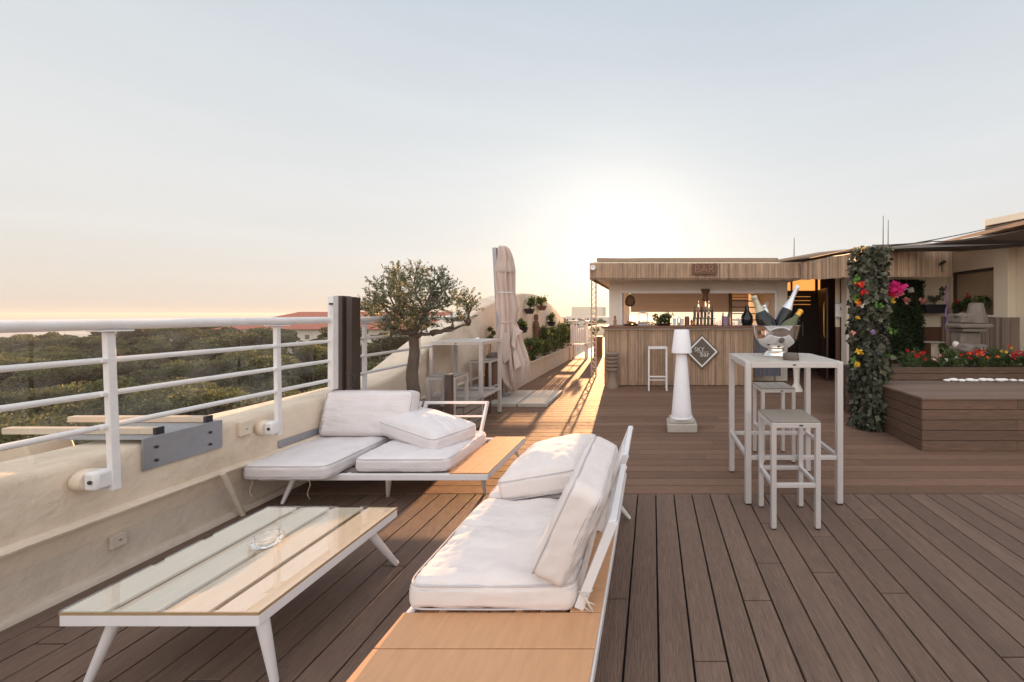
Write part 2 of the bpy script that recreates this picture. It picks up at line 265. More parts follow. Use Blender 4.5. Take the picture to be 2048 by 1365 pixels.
M = dict(
 deck_y = mat('decking_lengthwise', (.172,.112,.084), .6, var=.34, nscale=22, stretch=(9,.45,1), bump=.9, bscale=34, bstretch=(8,.25,1), tonek=.13, dirt=(.085,.062,.052,.6), dscale=.9, spec=.3),
 deck_x = mat('decking_crosswise', (.195,.118,.083), .66, var=.3, nscale=18, stretch=(.45,9,1), bump=.8, bscale=34, bstretch=(.25,8,1), tonek=.15, dirt=(.10,.07,.055,.5), dscale=.9, spec=.12),
 dark = mat('dark_gap', (.012,.010,.009), .9),
 plaster = mat('cream_plaster', (.69,.585,.47), .9, var=.10, nscale=4, bump=.8, bscale=22, dirt=(.36,.27,.19,.5), dscale=1.8, spec=.2),
 plaster_lo = mat('lower_plaster', (.56,.48,.40), .9, var=.10, nscale=4, bump=.7, bscale=26, dirt=(.31,.25,.20,.5), dscale=1.6, spec=.2),
 white = mat('white_powder_coat', (.70,.68,.69), .38, var=.04, bump=.03, bscale=200),
 rail = mat('painted_rail', (.70,.685,.685), .45, var=.05, nscale=9, bump=.15, bscale=90, dirt=(.5,.44,.38,.3), dscale=7),
 alu = mat('brushed_aluminium', (.60,.57,.565), .36, metal=.45, var=.04, bump=.05, bscale=150),
 fabric = mat('off_white_fabric', (.69,.65,.66), .9, var=.035, nscale=5, bump=.35, bscale=420, dirt=(.60,.53,.48,.22), dscale=4, spec=.2),
 fabric_b = mat('off_white_fabric_warm', (.72,.655,.63), .9, var=.035, nscale=5, bump=.35, bscale=420, dirt=(.62,.52,.45,.25), dscale=4, spec=.2),
 piping = mat('grey_piping', (.50,.47,.48), .85, var=.05),
 teak = mat('tan_slat_wood', (.54,.29,.15), .5, var=.10, nscale=7, stretch=(1,6,1), bump=.12, bscale=60, bstretch=(1,9,1)),
 teak_x = mat('tan_slat_wood_cross', (.54,.29,.15), .5, var=.10, nscale=7, stretch=(6,1,1), bump=.12, bscale=60, bstretch=(1,9,1)),
 edgew = mat('slat_end_grain', (.34,.23,.12), .6, var=.15, nscale=20),
 palewood = mat('washed_slat', (.80,.70,.58), .5, var=.08, nscale=7, stretch=(8,1,1)),
 ply = mat('grey_table_slat', (.235,.205,.175), .55, var=.1, nscale=10, stretch=(6,1,1), bump=.15, bscale=60),
 plytop = mat('pale_table_slat', (.44,.40,.36), .5, var=.06, nscale=10, stretch=(6,1,1), bump=.1, bscale=60),
 brown = mat('brown_frame', (.060,.042,.034), .45, var=.15, nscale=8),
 steel = mat('galvanised_steel', (.34,.35,.38), .5, metal=.55, var=.18, nscale=5, dirt=(.22,.2,.2,.5), dscale=5, bump=.1, bscale=50),
 beam = mat('beige_box_section', (.52,.44,.35), .6, var=.1),
 black = mat('black_plastic', (.02,.02,.022), .4),
 reed = mat('reed_matting', (.385,.270,.185), .85, var=.22, nscale=14, stretch=(1,1,.25), tonek=.38, bump=.3, bscale=80, bstretch=(1,1,.1)),
 reed_dark = mat('weathered_reed', (.23,.165,.125), .8, var=.2, nscale=5, stretch=(1,1,.35), tonek=.6),
 counter = mat('dark_counter_wood', (.16,.075,.045), .4, var=.15, nscale=4, stretch=(1,6,1)),
 wallb = mat('beige_wall', (.74,.64,.50), .8, var=.05, nscale=3, bump=.2, bscale=60, dirt=(.46,.38,.28,.25), dscale=1.5),
 wallw = mat('white_wall', (.72,.66,.58), .75, var=.04, nscale=3, bump=.15, bscale=60, dirt=(.5,.42,.34,.25), dscale=1.5),
 wains = mat('brown_wainscot', (.13,.062,.035), .6, var=.15, nscale=3, bump=.2, bscale=50),
 darkwood = mat('dark_brown_joinery', (.045,.022,.013), .4, var=.2, nscale=5, stretch=(6,6,1)),
 blind = mat('brown_roller_blind', (.30,.20,.12), .7, var=.06, nscale=10, stretch=(.2,.2,12)),
 roofm = mat('roof_sheet', (.30,.21,.15), .7, var=.15, nscale=3, dirt=(.15,.1,.08,.5), dscale=3),
 awn = mat('shade_cloth', (.10,.075,.062), .85, var=.12, nscale=6, bump=.2, bscale=200),
 umb = mat('faded_canopy_fabric', (.60,.485,.43), .9, var=.09, nscale=4, bump=.3, bscale=300, dirt=(.45,.34,.29,.3), dscale=2, trans=.15),
 concrete = mat('concrete', (.42,.385,.34), .85, var=.1, nscale=7, bump=.4, bscale=60, dirt=(.26,.23,.2,.5), dscale=4),
 stone = mat('carved_stone', (.20,.165,.14), .85, var=.2, nscale=9, bump=.7, bscale=30, dirt=(.2,.17,.14,.5), dscale=6),
 planterm = mat('planter_concrete', (.55,.48,.39), .85, var=.08, nscale=5, bump=.3, bscale=50, dirt=(.36,.29,.22,.5), dscale=4),
 olive_bark = mat('olive_bark', (.12,.09,.068), .9, var=.35, nscale=14, stretch=(1,1,.4), bump=1, bscale=30, bstretch=(1,1,.3)),
 olive_leaf = leafmat('olive_leaf', (.07,.08,.045), (.30,.30,.18), .5, .4),
 ivy = leafmat('ivy_leaf', (.020,.026,.014), (.15,.15,.095), .65, .15),
 ivygreen = leafmat('fresh_leaf', (.05,.14,.02), (.16,.34,.05), .5, .35),
 hedge = leafmat('hedge_leaf', (.012,.026,.008), (.045,.075,.022), .6, .2),
 bushm = leafmat('shrub_leaf', (.045,.075,.02), (.17,.20,.06), .55, .45),
 bedleaf = leafmat('bedding_leaf', (.03,.055,.015), (.12,.16,.05), .55, .35),
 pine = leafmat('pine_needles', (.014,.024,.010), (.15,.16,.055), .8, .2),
 petal_red = mat('red_petal', (.62,.015,.02), .6, trans=.3), petal_pink = mat('pink_petal', (.70,.035,.24), .6, trans=.3),
 petal_yel = mat('yellow_petal', (.80,.52,.05), .6, trans=.3), petal_lil = mat('lilac_petal', (.50,.36,.62), .6, trans=.3),
 petal_ora = mat('orange_petal', (.85,.20,.03), .6, trans=.3), petal_whi = mat('white_petal', (.78,.76,.68), .6, trans=.3), petal_sal = mat('salmon_petal', (.72,.30,.26), .6, trans=.3),
 soil = mat('soil', (.05,.035,.025), .95, bump=.6, bscale=60),
 benchw = mat('bench_boards', (.125,.070,.044), .6, var=.4, nscale=14, stretch=(.6,.6,9), bump=.8, bscale=30, bstretch=(.3,.3,8), tonek=.22, dirt=(.09,.06,.045,.4), dscale=1),
 benchtop = mat('bench_top_boards', (.165,.112,.085), .6, var=.2, nscale=8, stretch=(.5,9,1), bump=.4, bscale=30, bstretch=(.15,8,1), tonek=.2),
 pebble = mat('white_pebble', (.78,.76,.74), .7, var=.05, bump=.1, bscale=30),
 lampw = mat('white_polyethylene', (.80,.80,.84), .5, var=.01),
 silver = mat('polished_silver', (.80,.78,.76), .09, metal=1, var=.02, bump=.03, bscale=12),
 bottle_dark = mat('dark_bottle_glass', (.008,.010,.012), .12, spec=.45), bottle_green = mat('olive_bottle_glass', (.075,.080,.028), .12, spec=.5),
 foil_silver = mat('silver_foil', (.62,.63,.66), .35, metal=.7, var=.15, nscale=40, bump=.4, bscale=80), foil_gold = mat('gold_foil', (.70,.36,.06), .35, metal=.6, var=.15, nscale=40, bump=.4, bscale=80),
 foil_black = mat('black_foil', (.02,.022,.03), .35, metal=.3, var=.1),
 foil_cream = mat('cream_foil', (.42,.40,.30), .4, metal=.4, var=.15, nscale=40),
 paper = mat('white_paper', (.72,.71,.72), .7), crock = mat('taupe_stoneware', (.12,.095,.08), .55, var=.15, bump=.2, bscale=80),
 red_tile = mat('red_roof_tile', (.36,.115,.075), .8, var=.15, nscale=1.5, bump=.3, bscale=4),
 farwall = mat('far_white_wall', (.66,.60,.50), .8, var=.05, nscale=.2), farwin = mat('far_window', (.16,.14,.13), .4),
 sea = mat('sea_water', (.36,.38,.38), .75, spec=.15, var=.1, nscale=.004, bump=.1, bscale=.2), ground = mat('sandy_ground', (.13,.11,.07), .9, var=.3, nscale=.05),
 land = mat('far_land', (.16,.15,.15), .9), tile = mat('pale_terrace_tile', (.58,.50,.40), .6, var=.06, nscale=4),
 glass = glassmat('clear_glass', (.985,.985,.975), 1.12, opac=.05, k=.3), tabletop_glass = glassmat('table_glass', (.985,.985,.975), 3.8), ash = None,
 window = mat('window_glass', (.36,.27,.18), .12, var=.05, spec=.9), warm = emitmat('warm_lamp', (1,.40,.09), .38), warm_dim = emitmat('warm_lamp_glow', (.95,.40,.10), .16),
 terracotta = mat('terracotta', (.36,.17,.10), .8, var=.15, nscale=9, bump=.3, bscale=50), signbrown = mat('sign_brown', (.105,.085,.065), .6), signwhite = mat('sign_white', (.72,.69,.64), .6),
 purple = mat('mauve_plastic', (.30,.20,.28), .5), blue = mat('blue_fabric', (.12,.12,.145), .8, var=.3, nscale=5, stretch=(8,8,1)), greyfab = mat('white_towel', (.66,.64,.62), .9),
 lilac_ribbon = mat('lilac_ribbon', (.36,.20,.62), .6), wire = mat('black_cable', (.03,.028,.028), .6), wirelight = mat('pale_cable', (.5,.42,.34), .6), rope = mat('cotton_tie', (.62,.56,.50), .9),
)
ag = bpy.data.materials.new('ashtray_glass'); ag.use_nodes = True; b_ = ag.node_tree.nodes['Principled BSDF']
b_.inputs['Transmission Weight'].default_value = .92; b_.inputs['Roughness'].default_value = .04; b_.inputs['IOR'].default_value = 1.5; b_.inputs['Base Color'].default_value = (.95,.97,.97,1); M['ash'] = ag

# ------------------------------------------------------------------ the setting
struct(build('ground', MB().add([(-6000,-3000,-17),(6000,-3000,-17),(6000,150,-17),(6000,600,-17),(-55,600,-17),(-75,150,-17),(-6000,150,-17)], [(0,1,2,3,4,5,6)]), M['ground']))
struct(build('sea', MB().add([(-15000,120,-18.2),(15000,120,-18.2),(15000,16000,-18.2),(-15000,16000,-18.2)], [(0,1,2,3)]), M['sea']))
lm = MB(); N_ = 60                                            # low far shore across the lagoon
for i in range(N_):
    x = -9000 + i*240; h0 = -15 + 14*abs(noise.noise((i*.33, 0, 0))); h1 = -15 + 14*abs(noise.noise(((i+1)*.33, 0, 0)))
    lm.add([(x,4200,-18),(x+240,4200,-18),(x+240,4350,h1),(x,4350,h0),(x+240,5600,-18),(x,5600,-18)], [(0,1,2,3),(3,2,4,5)])
struct(build('far_shore', lm, M['land']))

d = MB(); PT = .1465; GAP = .010                              # boards running away from the camera
ny = 3.122
k = 0; x = -3.05
while x < 5.2:
    y = -1.6 + random.random()*1.4
    while y < ny - .02:
        ln = random.choice((1.1, 1.45, 1.8, 2.3)); e = min(y + ln, ny)
        if ny - e < .35: e = ny
        d.box(x + GAP/2, x + PT - GAP/2, y + .003, e - .003, -.024, random.uniform(-.0012, .0), random.random()); y = e
    x += PT
struct(build('deck', d, M['deck_y'], bevel=.002))
d = MB(); y = ny + .004                                       # boards running across
while y < 12.9:
    x = -3.05 - random.random()*1.5
    while x < 8.4:
        ln = random.choice((1.6, 2.2, 3.0, 3.6)); d.box(x + .0015, min(x + ln, 8.4) - .0015, y + GAP/2, y + PT - GAP/2, -.024, random.uniform(-.0012, 0), random.random()); x += ln
    y += PT
struct(build('deck', d, M['deck_x']))
struct(build('roof_slab', MB().box(-3.4, 12, -3, 13, -.6, -.03), M['dark']))
struct(build('terrace_paving', MB().box(-3.0, 12, 12.95, 24, -.5, -.004), M['tile']))

# ------------------------------------------------------------------ parapet with the hump wall
prof = [(-2,.70),(3.9,.70),(4.35,.715),(4.62,.78),(4.85,.89),(5.24,1.07),(5.95,1.32),(6.7,1.56),(7.3,1.71),(8.2,1.88),(9.1,1.97),(9.9,1.98),(10.6,1.90),(11.4,1.74),(12.2,1.53),(12.9,1.27),(13.5,1.0),(14.2,.82),(16,.8),(24,.8)]
def interp(y):
    ys = [p[0] for p in prof]; zs = [p[1] for p in prof]; return float(np.interp(y, ys, zs))
ysm = list(np.arange(-2, 3.9, .22)) + list(np.arange(3.9, 14.5, .12)) + [16, 20, 24]
def smo(y): return sum(interp(y + o) for o in (-.25,-.12,0,.12,.25))/5
pw = thing('parapet_wall', 'cream plastered parapet wall rising into a rounded hump along the left edge of the roof terrace', 'wall', (-3.2, 0, 0))
m = MB(); nx = -3.0; ox = -3.42; vs = []; fs = []
XS = [(nx, .37), (nx, 'a'), (nx-.012, 'b'), (nx-.035, 't'), (ox+.035, 't'), (ox+.012, 'b'), (ox, 'a'), (ox, -.6)]
for y in ysm:
    z = smo(y); 
    for j, (xx, q) in enumerate(XS):
        zz = {'a': z-.035, 'b': z-.012, 't': z}.get(q, q) if isinstance(q, str) else q
        wob = .006*noise.noise((xx*3, y*2.5, zz*4)) + .004*noise.noise((xx*9, y*9, zz*9))
        vs.append((xx + wob, y, zz + wob))
n = len(XS)
for i in range(len(ysm)-1):
    for j in range(n): fs.append((i*n+j, i*n+(j+1)%n, (i+1)*n+(j+1)%n, (i+1)*n+j))
fs += [tuple(range(n)), tuple((len(ysm)-1)*n+j for j in range(n))]
m.add(vs, fs); build('wall', m, M['plaster'], pw, smooth=True)
m = MB().box(-3.42, -3.062, -2, 24, -.5, .368); build('lower_wall', m, M['plaster_lo'], pw)
m = MB().prism([(-3.063,.345),(-2.975,.352),(-2.968,.366),(-2.975,.382),(-3.002,.392),(-3.063,.392)], 'y', -2, 24); build('ledge', m, M['plaster'], pw, smooth=True)
m = MB().prism([(-3.063,-.02),(-3.018,-.02),(-3.018,.012),(-3.034,.035),(-3.063,.04)], 'y', -2, 24); build('skirting', m, M['plaster_lo'], pw, smooth=True)

# ------------------------------------------------------------------ railing
RX = -2.92
rl = thing('railing', 'white tubular metal railing with three thin rails under a thick handrail along the parapet', 'railing', (RX, 0, .5))
def railz(z, ye, r, nm):
    build(nm, MB().tube([(RX,-1.5,z),(RX,3.45,z)], r, 14), M['rail'], rl, smooth=True); build(nm, MB().tube([(RX,3.78,z),(RX,ye,z)], r, 14), M['rail'], rl, smooth=True)
railz(1.413, 6.25, .030, 'handrail')
railz(1.222, 5.65, .0155, 'rail'); railz(1.044, 5.15, .0155, 'rail'); railz(.869, 4.78, .0155, 'rail')
for i, (py, lean) in enumerate(((-.9,0),(.08,0),(1.08,0),(2.068,.03),(2.984,.01),(3.885,0),(4.78,0))):
    z0 = .53 if py < 4.5 else .86
    m = MB().bar((RX + .014 + lean, py-.022, z0), (RX + .010, py-.022, 1.372), .030, .034, up=(0,1,0))
    m.bar((RX - .014 + lean*.9, py+.004, z0+.05), (RX - .016, py+.004, 1.372), .026, .022, up=(0,1,0))
    m.obox((RX, py-.005, 1.378), (.085, .13, .008))
    p = build('post', m, M['rail'], rl, bevel=.003)
    if py > 4.5: continue
    for z in (1.222, 1.044, .869): build('rail_clip', MB().obox((RX + .006, py-.028, z), (.052, .062, .02)), M['rail'], p, bevel=.003)
    mb = MB().lathe([(0,0),(.046,0),(.055,.012),(.057,.05),(.05,.062),(0,.062)], (nx+.002, py-.06, .60), 24, Matrix.Rotation(R(90), 3, 'Y'))
    build('wall_cap', mb, M['plaster'], p, smooth=True)
    mb = MB().obox((nx + .095, py-.06, .60), (.07, .075, .10)); build('bracket', mb, M['rail'], p, smooth=True, bevel=.016)
    build('bolt_hole', MB().lathe([(0,0),(.011,0),(.011,.003),(0,.003)], (nx + .105, py-.1, .60), 12, Matrix.Rotation(R(90), 3, 'X')), M['black'], p)
gs = thing('glass_windscreen', 'clear glass windscreen panels standing on the parapet behind the white railing', 'windscreen', (-3.1, 0, .7))
for a, b in ((-1, .7), (.72, 1.9), (1.92, 2.86), (2.88, 3.5)):
    build('glass_panel', MB().box(-3.106, -3.10, a, b, .715, 1.36), M['glass'], gs)

# folded windbreak stack
wbk = thing('folding_windbreak', 'tall brown folding windbreak panels stacked upright beside the railing', 'windbreak', at(680, 780, 3.6))
p0 = at(655, 592, 3.44)
build('edge_profile', MB().box(p0.x, p0.x+.05, 3.44, 3.50, .785, p0.z), M['rail'], wbk, bevel=.004)
q0 = at(664, 592, 3.58)
for i, (a, b, dy) in enumerate(((.0,.095,0),(.098,.125,.03),(.128,.175,.012))):
    build('panel', MB().box(q0.x+a, q0.x+b, 3.58+dy, 3.61+dy+.08, .72, q0.z-.006*i), M['brown'], wbk, bevel=.003)
hp = at(704, 762, 3.57)
build('handle', MB().tube([hp+Vector((-.02,0,.055)), hp+Vector((.02,-.0,.055)), hp+Vector((.028,0,.045)), hp+Vector((.028,0,-.03)), hp+Vector((.02,0,-.04)), hp+Vector((-.02,0,-.04))], .008, 8), M['black'], wbk, smooth=True)
lc = at(665, 625, 3.63)
lc = at(661, 625, 3.43)
build('latch_cord', MB().tube([lc+Vector((0,0,.07)), lc+Vector((.005,-.004,.02)), lc+Vector((.016,-.004,-.01)), lc+Vector((.008,-.004,-.04)), lc+Vector((-.004,0,-.02)), lc+Vector((-.002,0,.03))], .0025, 6), M['rail'], wbk, smooth=True)
build('latch', MB().obox(lc+Vector((.004,0,.075)), (.022,.02,.016)), M['black'], wbk)

tag(build('steel_strip', MB().box(-3.0,-2.988,3.06,3.72,.395,.45), M['steel'], bevel=.002, origin=(-3.0,3.3,.4)), 'narrow dark steel strip fixed to the parapet just above the far sofa seat', 'strip')
# outrigger bracket on the parapet
ob = thing('outrigger_bracket', 'galvanised steel plate bracket clamped over the parapet with two beige beams sticking outwards', 'bracket', (-3.1, 2.4, .70))
build('face_plate', MB().box(-2.992, -2.985, 2.24, 2.655, .545, .735), M['steel'], ob, bevel=.002)
build('top_plate', MB().box(-3.5, -2.992, 2.25, 2.645, .728, .735), M['steel'], ob)
for yy in (2.34, 2.60):
    bmk = build('beam', MB().box(-3.95, -3.03, yy-.02, yy+.02, .737, .775), M['beam'], ob, bevel=.003)
    build('beam_end', MB().box(-3.029, -3.012, yy-.021, yy+.021, .735, .777), M['black'], bmk)
for yy, zz in ((2.30,.67),(2.30,.59),(2.58,.67),(2.58,.59)):
    build('bolt', MB().lathe([(0,0),(.009,0),(.009,.008),(0,.008)], (-2.985, yy, zz), 8, Matrix.Rotation(R(90), 3, 'Y')), M['black'], ob)
fl = thing('floodlight', 'beige floodlight head hung outside the parapet below the left beam', 'lamp', (-3.7, 2.3, .62))
build('housing', MB().prism([(-3.86,.70),(-3.58,.72),(-3.55,.64),(-3.62,.58),(-3.80,.57),(-3.88,.64)], 'y', 2.18, 2.36), M['beam'], fl, bevel=.01)
build('yoke', MB().bar((-3.6,2.27,.70), (-3.6,2.34,.76), .02), M['steel'], fl)

def wallbox(name, y, z, s, label):
    t = thing(name, label, 'box', (nx, y, z))
    build('cover', MB().box(nx+.001, nx+.03, y-s/2, y+s/2, z-s*.62, z+s*.62), M['plaster'], t, bevel=.006)
    build('screw', MB().lathe([(0,0),(.007,0),(.007,.004),(0,.004)], (nx+.03, y, z-s*.1), 8, Matrix.Rotation(R(90), 3, 'Y')), M['steel'], t)
wallbox('junction_box', 2.80, .635, .085, 'small painted junction box on the upper parapet right of the steel plate')
t = thing('junction_box', 'square painted junction box low on the wall under the ledge beside the coffee table', 'box', (-3.06, 2.2, .18))
build('cover', MB().box(-3.061, -3.04, 2.15, 2.215, .14, .215), M['plaster_lo'], t, bevel=.004); build('screw', MB().lathe([(0,0),(.006,0),(.006,.004),(0,.004)], (-3.04, 2.185, .18), 8, Matrix.Rotation(R(90), 3, 'Y')), M['steel'], t)
tag(build('drain_pipe', MB().tube([(-2.945,2.62,.375),(-2.985,2.79,.0)], .016, 10), M['plaster_lo'], smooth=True, origin=(-2.985,2.72,0)), 'slim beige drain pipe leaning from the ledge to the deck left of the far sofa', 'pipe')

# ------------------------------------------------------------------ cushions
def cushion(name, label, w_, d_, t_, M4, fab, puff=.02, seed=0, group='sofa cushions', wr=.006, ties=()):
    """box cushion with piping; M4 places it (centre)"""
    loc = M4.translation
    root = thing(name, label, 'cushion', (0,0,0), group); root.location = loc
    rot = M4.to_3x3()
    nx_, ny_, nz_ = 36, 36, 6
    bm = bmesh.new(); bmesh.ops.create_cube(bm, size=2); bmesh.ops.subdivide_edges(bm, edges=bm.edges, cuts=44, use_grid_fill=True)
    h = Vector((w_/2, d_/2, t_/2)); r = min(t_*.34, .045)
    mbv = []
    for v in bm.verts:
        u, vv, q = v.co
        p = Vector((u*h.x, vv*h.y, q*h.z))
        inn = Vector([max(-(h[i]-r), min(h[i]-r, p[i])) for i in range(3)])
        dd = p - inn
        if dd.length > 1e-6: p = inn + dd.normalized()*r
        bul = (1-abs(u)**2.6)*(1-abs(vv)**2.6)
        p.z += puff*bul*(1 if q > 0 else -.35)*abs(q)
        side = (1-q*q)
        p.x *= 1 + .012*side*(1-vv*vv) - .012*abs(vv)**3; p.y *= 1 + .012*side*(1-u*u) - .012*abs(u)**3
        cxn = Vector((u*2.3+seed*5.1, vv*2.3, q+seed))
        p += Vector((0,0,1))*(q if abs(q)>.5 else 0)*wr*noise.noise(cxn)*1.6
        st = abs(noise.noise(Vector((u*1.2+seed, vv*7.0+u*1.5, seed*2.0)))); p.z += (1 if q > .5 else 0)*(-wr*.9*max(0, .22-st)/.22*(1-vv*vv*.5)*(abs(u)**.5))
        p += (dd.normalized() if dd.length>1e-6 else Vector((0,0,0)))*.003*noise.noise(Vector((p.x*22, p.y*22, p.z*22+seed)))
        edge = max(abs(u), abs(vv)); p += (Vector((0,0,1)) if abs(q) > .5 else Vector((0,0,0)))*q*(-.0022*max(0, 1-abs(edge-.90)/.10))*(.5+.5*math.sin((u if abs(vv)>abs(u) else vv)*38+seed))*(1 if edge < .995 else 0)
        v.co = p
    f = [tuple(v.index for v in fc.verts) for fc in bm.faces]
    mb = MB().add([loc + rot @ v.co for v in bm.verts], f); bm.free()
    body = build('cover', mb, fab, root, smooth='all')
    for sgn in (1, -1):
        pts = []
        for k_ in range(81):
            a = 2*math.pi*k_/80; ca, sa = math.cos(a), math.sin(a)
            e = .16; X = (h.x-.004)*math.copysign(abs(ca)**e, ca); Y = (h.y-.004)*math.copysign(abs(sa)**e, sa)
            z = sgn*(h.z - r*.42)
            pts.append(loc + rot @ Vector((X, Y, z + .003*noise.noise(Vector((X*9, Y*9, seed))))))
        build('piping', MB().tube(pts, .0036, 6), M['piping'], root, smooth='all')
    for (a, b) in ties:
        pts = [Vector(a)]; pts += [Vector(a).lerp(Vector(b), s_) + Vector((.012*math.sin(s_*7), 0, 0)) for s_ in (.25,.5,.75,1)]
        build('tie', MB().tube(pts, .0022, 5), M['rope'], root, smooth='all')
    return root
def T(x, y, z, rx=0, ry=0, rz=0):
    return Matrix.Translation((x,y,z)) @ Matrix.Rotation(R(rz),4,'Z') @ Matrix.Rotation(R(ry),4,'Y') @ Matrix.Rotation(R(rx),4,'X')

def leg(p, q, parent, r0=.021, r1=.012, mt='white'):
    return build('leg', MB().tube([p, q], [r0, r1], 12), M[mt], parent, smooth=True)

# --- far sofa, against the parapet
sa = thing('outdoor_sofa', 'low white framed sofa against the parapet with a tan plank shelf at its right end', 'sofa', (-2.1, 3.3, 0), 'low outdoor sofas')
x0, x1, y0, y1 = -2.99, -1.25, 2.90, 3.77; zt = .258
m = MB().box(x0,x1,y0,y0+.035,.205,.25).box(x0,x1,y1-.035,y1,.205,.25).box(x0,x0+.035,y0+.035,y1-.035,.205,.25).box(x1-.035,x1,y0+.035,y1-.035,.205,.25)
for xx in (-2.35, -1.56): m.box(xx-.015,xx+.015,y0+.035,y1-.035,.21,.24)
build('frame', m, M['white'], sa, bevel=.004)
m = MB()
for i in range(7): m.box(x0+.037, -1.60, y0+.07+i*.115, y0+.14+i*.115, .238, .248)
build('seat_slats', m, M['ply'], sa)
for a in (0, 1): build('shelf_plank', MB().box(-1.545+a*.148, -1.400+a*.148, y0+.005, y1-.005, .2505, .262), M['teak'], sa, bevel=.002)
leg((-2.80,3.0,.205), (-2.87,2.965,0), sa); leg((-2.02,2.93,.205), (-2.13,3.08,0), sa); leg((-1.31,2.96,.205), (-1.37,3.13,0), sa)
leg((-1.32,3.64,.205), (-1.27,3.75,0), sa); leg((-2.8,3.66,.205), (-2.85,3.72,0), sa); leg((-2.06,3.66,.205), (-2.06,3.7,0), sa)
def backframe(parent, a, b, up, name='back_frame', t=.024):
    """a, b feet points, up vector to top"""
    a, b, up = Vector(a), Vector(b), Vector(up); m = MB()
    m.bar(a, a+up, t, t*1.3); m.bar(b, b+up, t, t*1.3); m.bar(a+up-Vector((0,0,t/2)), b+up-Vector((0,0,t/2)), t, t*.98)
    m.bar(a+up*.62, b+up*.62, t*.7, t*.7)
    return build(name, m, M['white'], parent, bevel=.003)
backframe(sa, (-2.93,3.66,.25), (-2.32,3.66,.25), (.03,.12,.355))
backframe(sa, (-2.26,3.66,.25), (-1.66,3.66,.25), (.03,.12,.355))
cushion('seat_cushion', 'left seat cushion of the far sofa, pushed forward over its front edge by the wall', .635, .70, .125, T(-2.695, 3.135, .31, 0, 0, 0), M['fabric'], .012, 1,
        ties=(((-2.53,2.815,.25),(-2.56,2.85,.085)), ((-2.97,2.83,.25),(-2.96,2.82,.12))))
cushion('seat_cushion', 'right seat cushion of the far sofa beside the tan plank shelf, under the loose pillow', .735, .70, .12, T(-1.925, 3.27, .312, 0, 0, 0), M['fabric'], .012, 2)
cushion('back_cushion', 'upright back cushion of the far sofa next to the parapet', .78, .40, .155, T(-2.575, 3.50, .565, 76, 0, 1), M['fabric'], .035, 3)
cushion('back_cushion', 'loose back cushion lying flat and askew on the right seat of the far sofa', .86, .42, .14, T(-2.03, 3.42, .450, 3, 4, -27), M['fabric'], .062, 4)

# --- near sofa, seen along its length
sb = thing('outdoor_sofa', 'low white framed sofa in the foreground with its wide tan plank end towards the camera', 'sofa', (-.6, 2.0, 0), 'low outdoor sofas')
x0, x1, y0, y1 = -1.01, -.20, 1.20, 2.94
m = MB().box(x0,x1,y0,y0+.035,.205,.25).box(x0,x1,y1-.035,y1,.205,.25).box(x0,x0+.035,y0+.035,y1-.035,.205,.25).box(x1-.035,x1,y0+.035,y1-.035,.205,.25)
for yy in (1.53, 2.24): m.box(x0+.035,x1-.035,yy-.015,yy+.015,.21,.24)
build('frame', m, M['white'], sb, bevel=.004)
m = MB()
for i in range(6): m.box(x0+.06+i*.105, x0+.125+i*.105, 1.512, y1-.037, .238, .2485)
build('seat_slats', m, M['teak'], sb)
for a, b in ((1.212, 1.3765), (1.3805, 1.545)): build('shelf_plank', MB().box(x0+.004, x1-.008, a, b, .2505, .264), M['teak_x'], sb, bevel=.002)
build('shelf_plank', MB().box(-.335, x1-.008, 1.549, y1-.006, .2505, .264), M['teak'], sb, bevel=.002)
leg((x0+.08,1.30,.205), (x0+.06,1.24,0), sb); leg((x1-.08,1.30,.205), (x1-.03,1.24,0), sb); leg((x0+.08,2.82,.205), (x0+.02,2.9,0), sb); leg((x1-.06,2.6,.205), (x1+.035,2.75,0), sb)
leg((x0+.08,2.1,.205), (x0+.06,2.12,0), sb)
def backframe_side(parent, ya, yb):
    m = MB(); lo, hi = Vector((-.300,0,.268)), Vector((-.160,0,.622))
    for yy in (ya, yb): m.bar(lo+Vector((0,yy,0)), hi+Vector((0,yy,0)), .040, .032, up=(0,1,0))
    m.bar(hi+Vector((-.002,ya-.015,-.008)), hi+Vector((-.002,yb+.015,-.008)), .030, .030)
    mid = lo.lerp(hi, .6); m.bar(mid+Vector((0,ya,0)), mid+Vector((0,yb,0)), .018, .018)
    return build('back_frame', m, M['white'], parent, bevel=.003)
bf = backframe_side(sb, 1.57, 2.13); backframe_side(sb, 2.30, 2.86)
cushion('seat_cushion', 'near seat cushion of the foreground sofa, half in sun beside the tan plank end', .70, .725, .13, T(-.655, 1.905, .322), M['fabric_b'], .018, 5, wr=.013)
cushion('seat_cushion', 'far seat cushion of the foreground sofa, mostly under the tilted loose cushion', .69, .64, .125, T(-.655, 2.60, .322), M['fabric_b'], .012, 6)
cushion('back_cushion', 'upright back cushion of the foreground sofa leaning on the white back frame', .66, .42, .165, T(-.345, 1.85, .575) @ Matrix.Rotation(R(90),4,'Z') @ Matrix.Rotation(R(115),4,'X') , M['fabric_b'], .022, 7,
        ties=(((-.285,1.55,.33),(-.255,1.54,.27)), ((-.285,1.55,.33),(-.24,1.54,.30))))
cushion('back_cushion', 'loose back cushion tilted on the far seat of the foreground sofa', .50, .62, .15, T(-.66, 2.55, .468, 2, -11, -4), M['fabric_b'], .055, 8)
build('frame_tie', MB().tube([(-.30,1.56,.34),(-.27,1.545,.335),(-.245,1.56,.34),(-.27,1.59,.345),(-.30,1.56,.335),(-.27,1.543,.325),(-.24,1.54,.27)], .004, 6), M['rope'], sb, smooth='all')

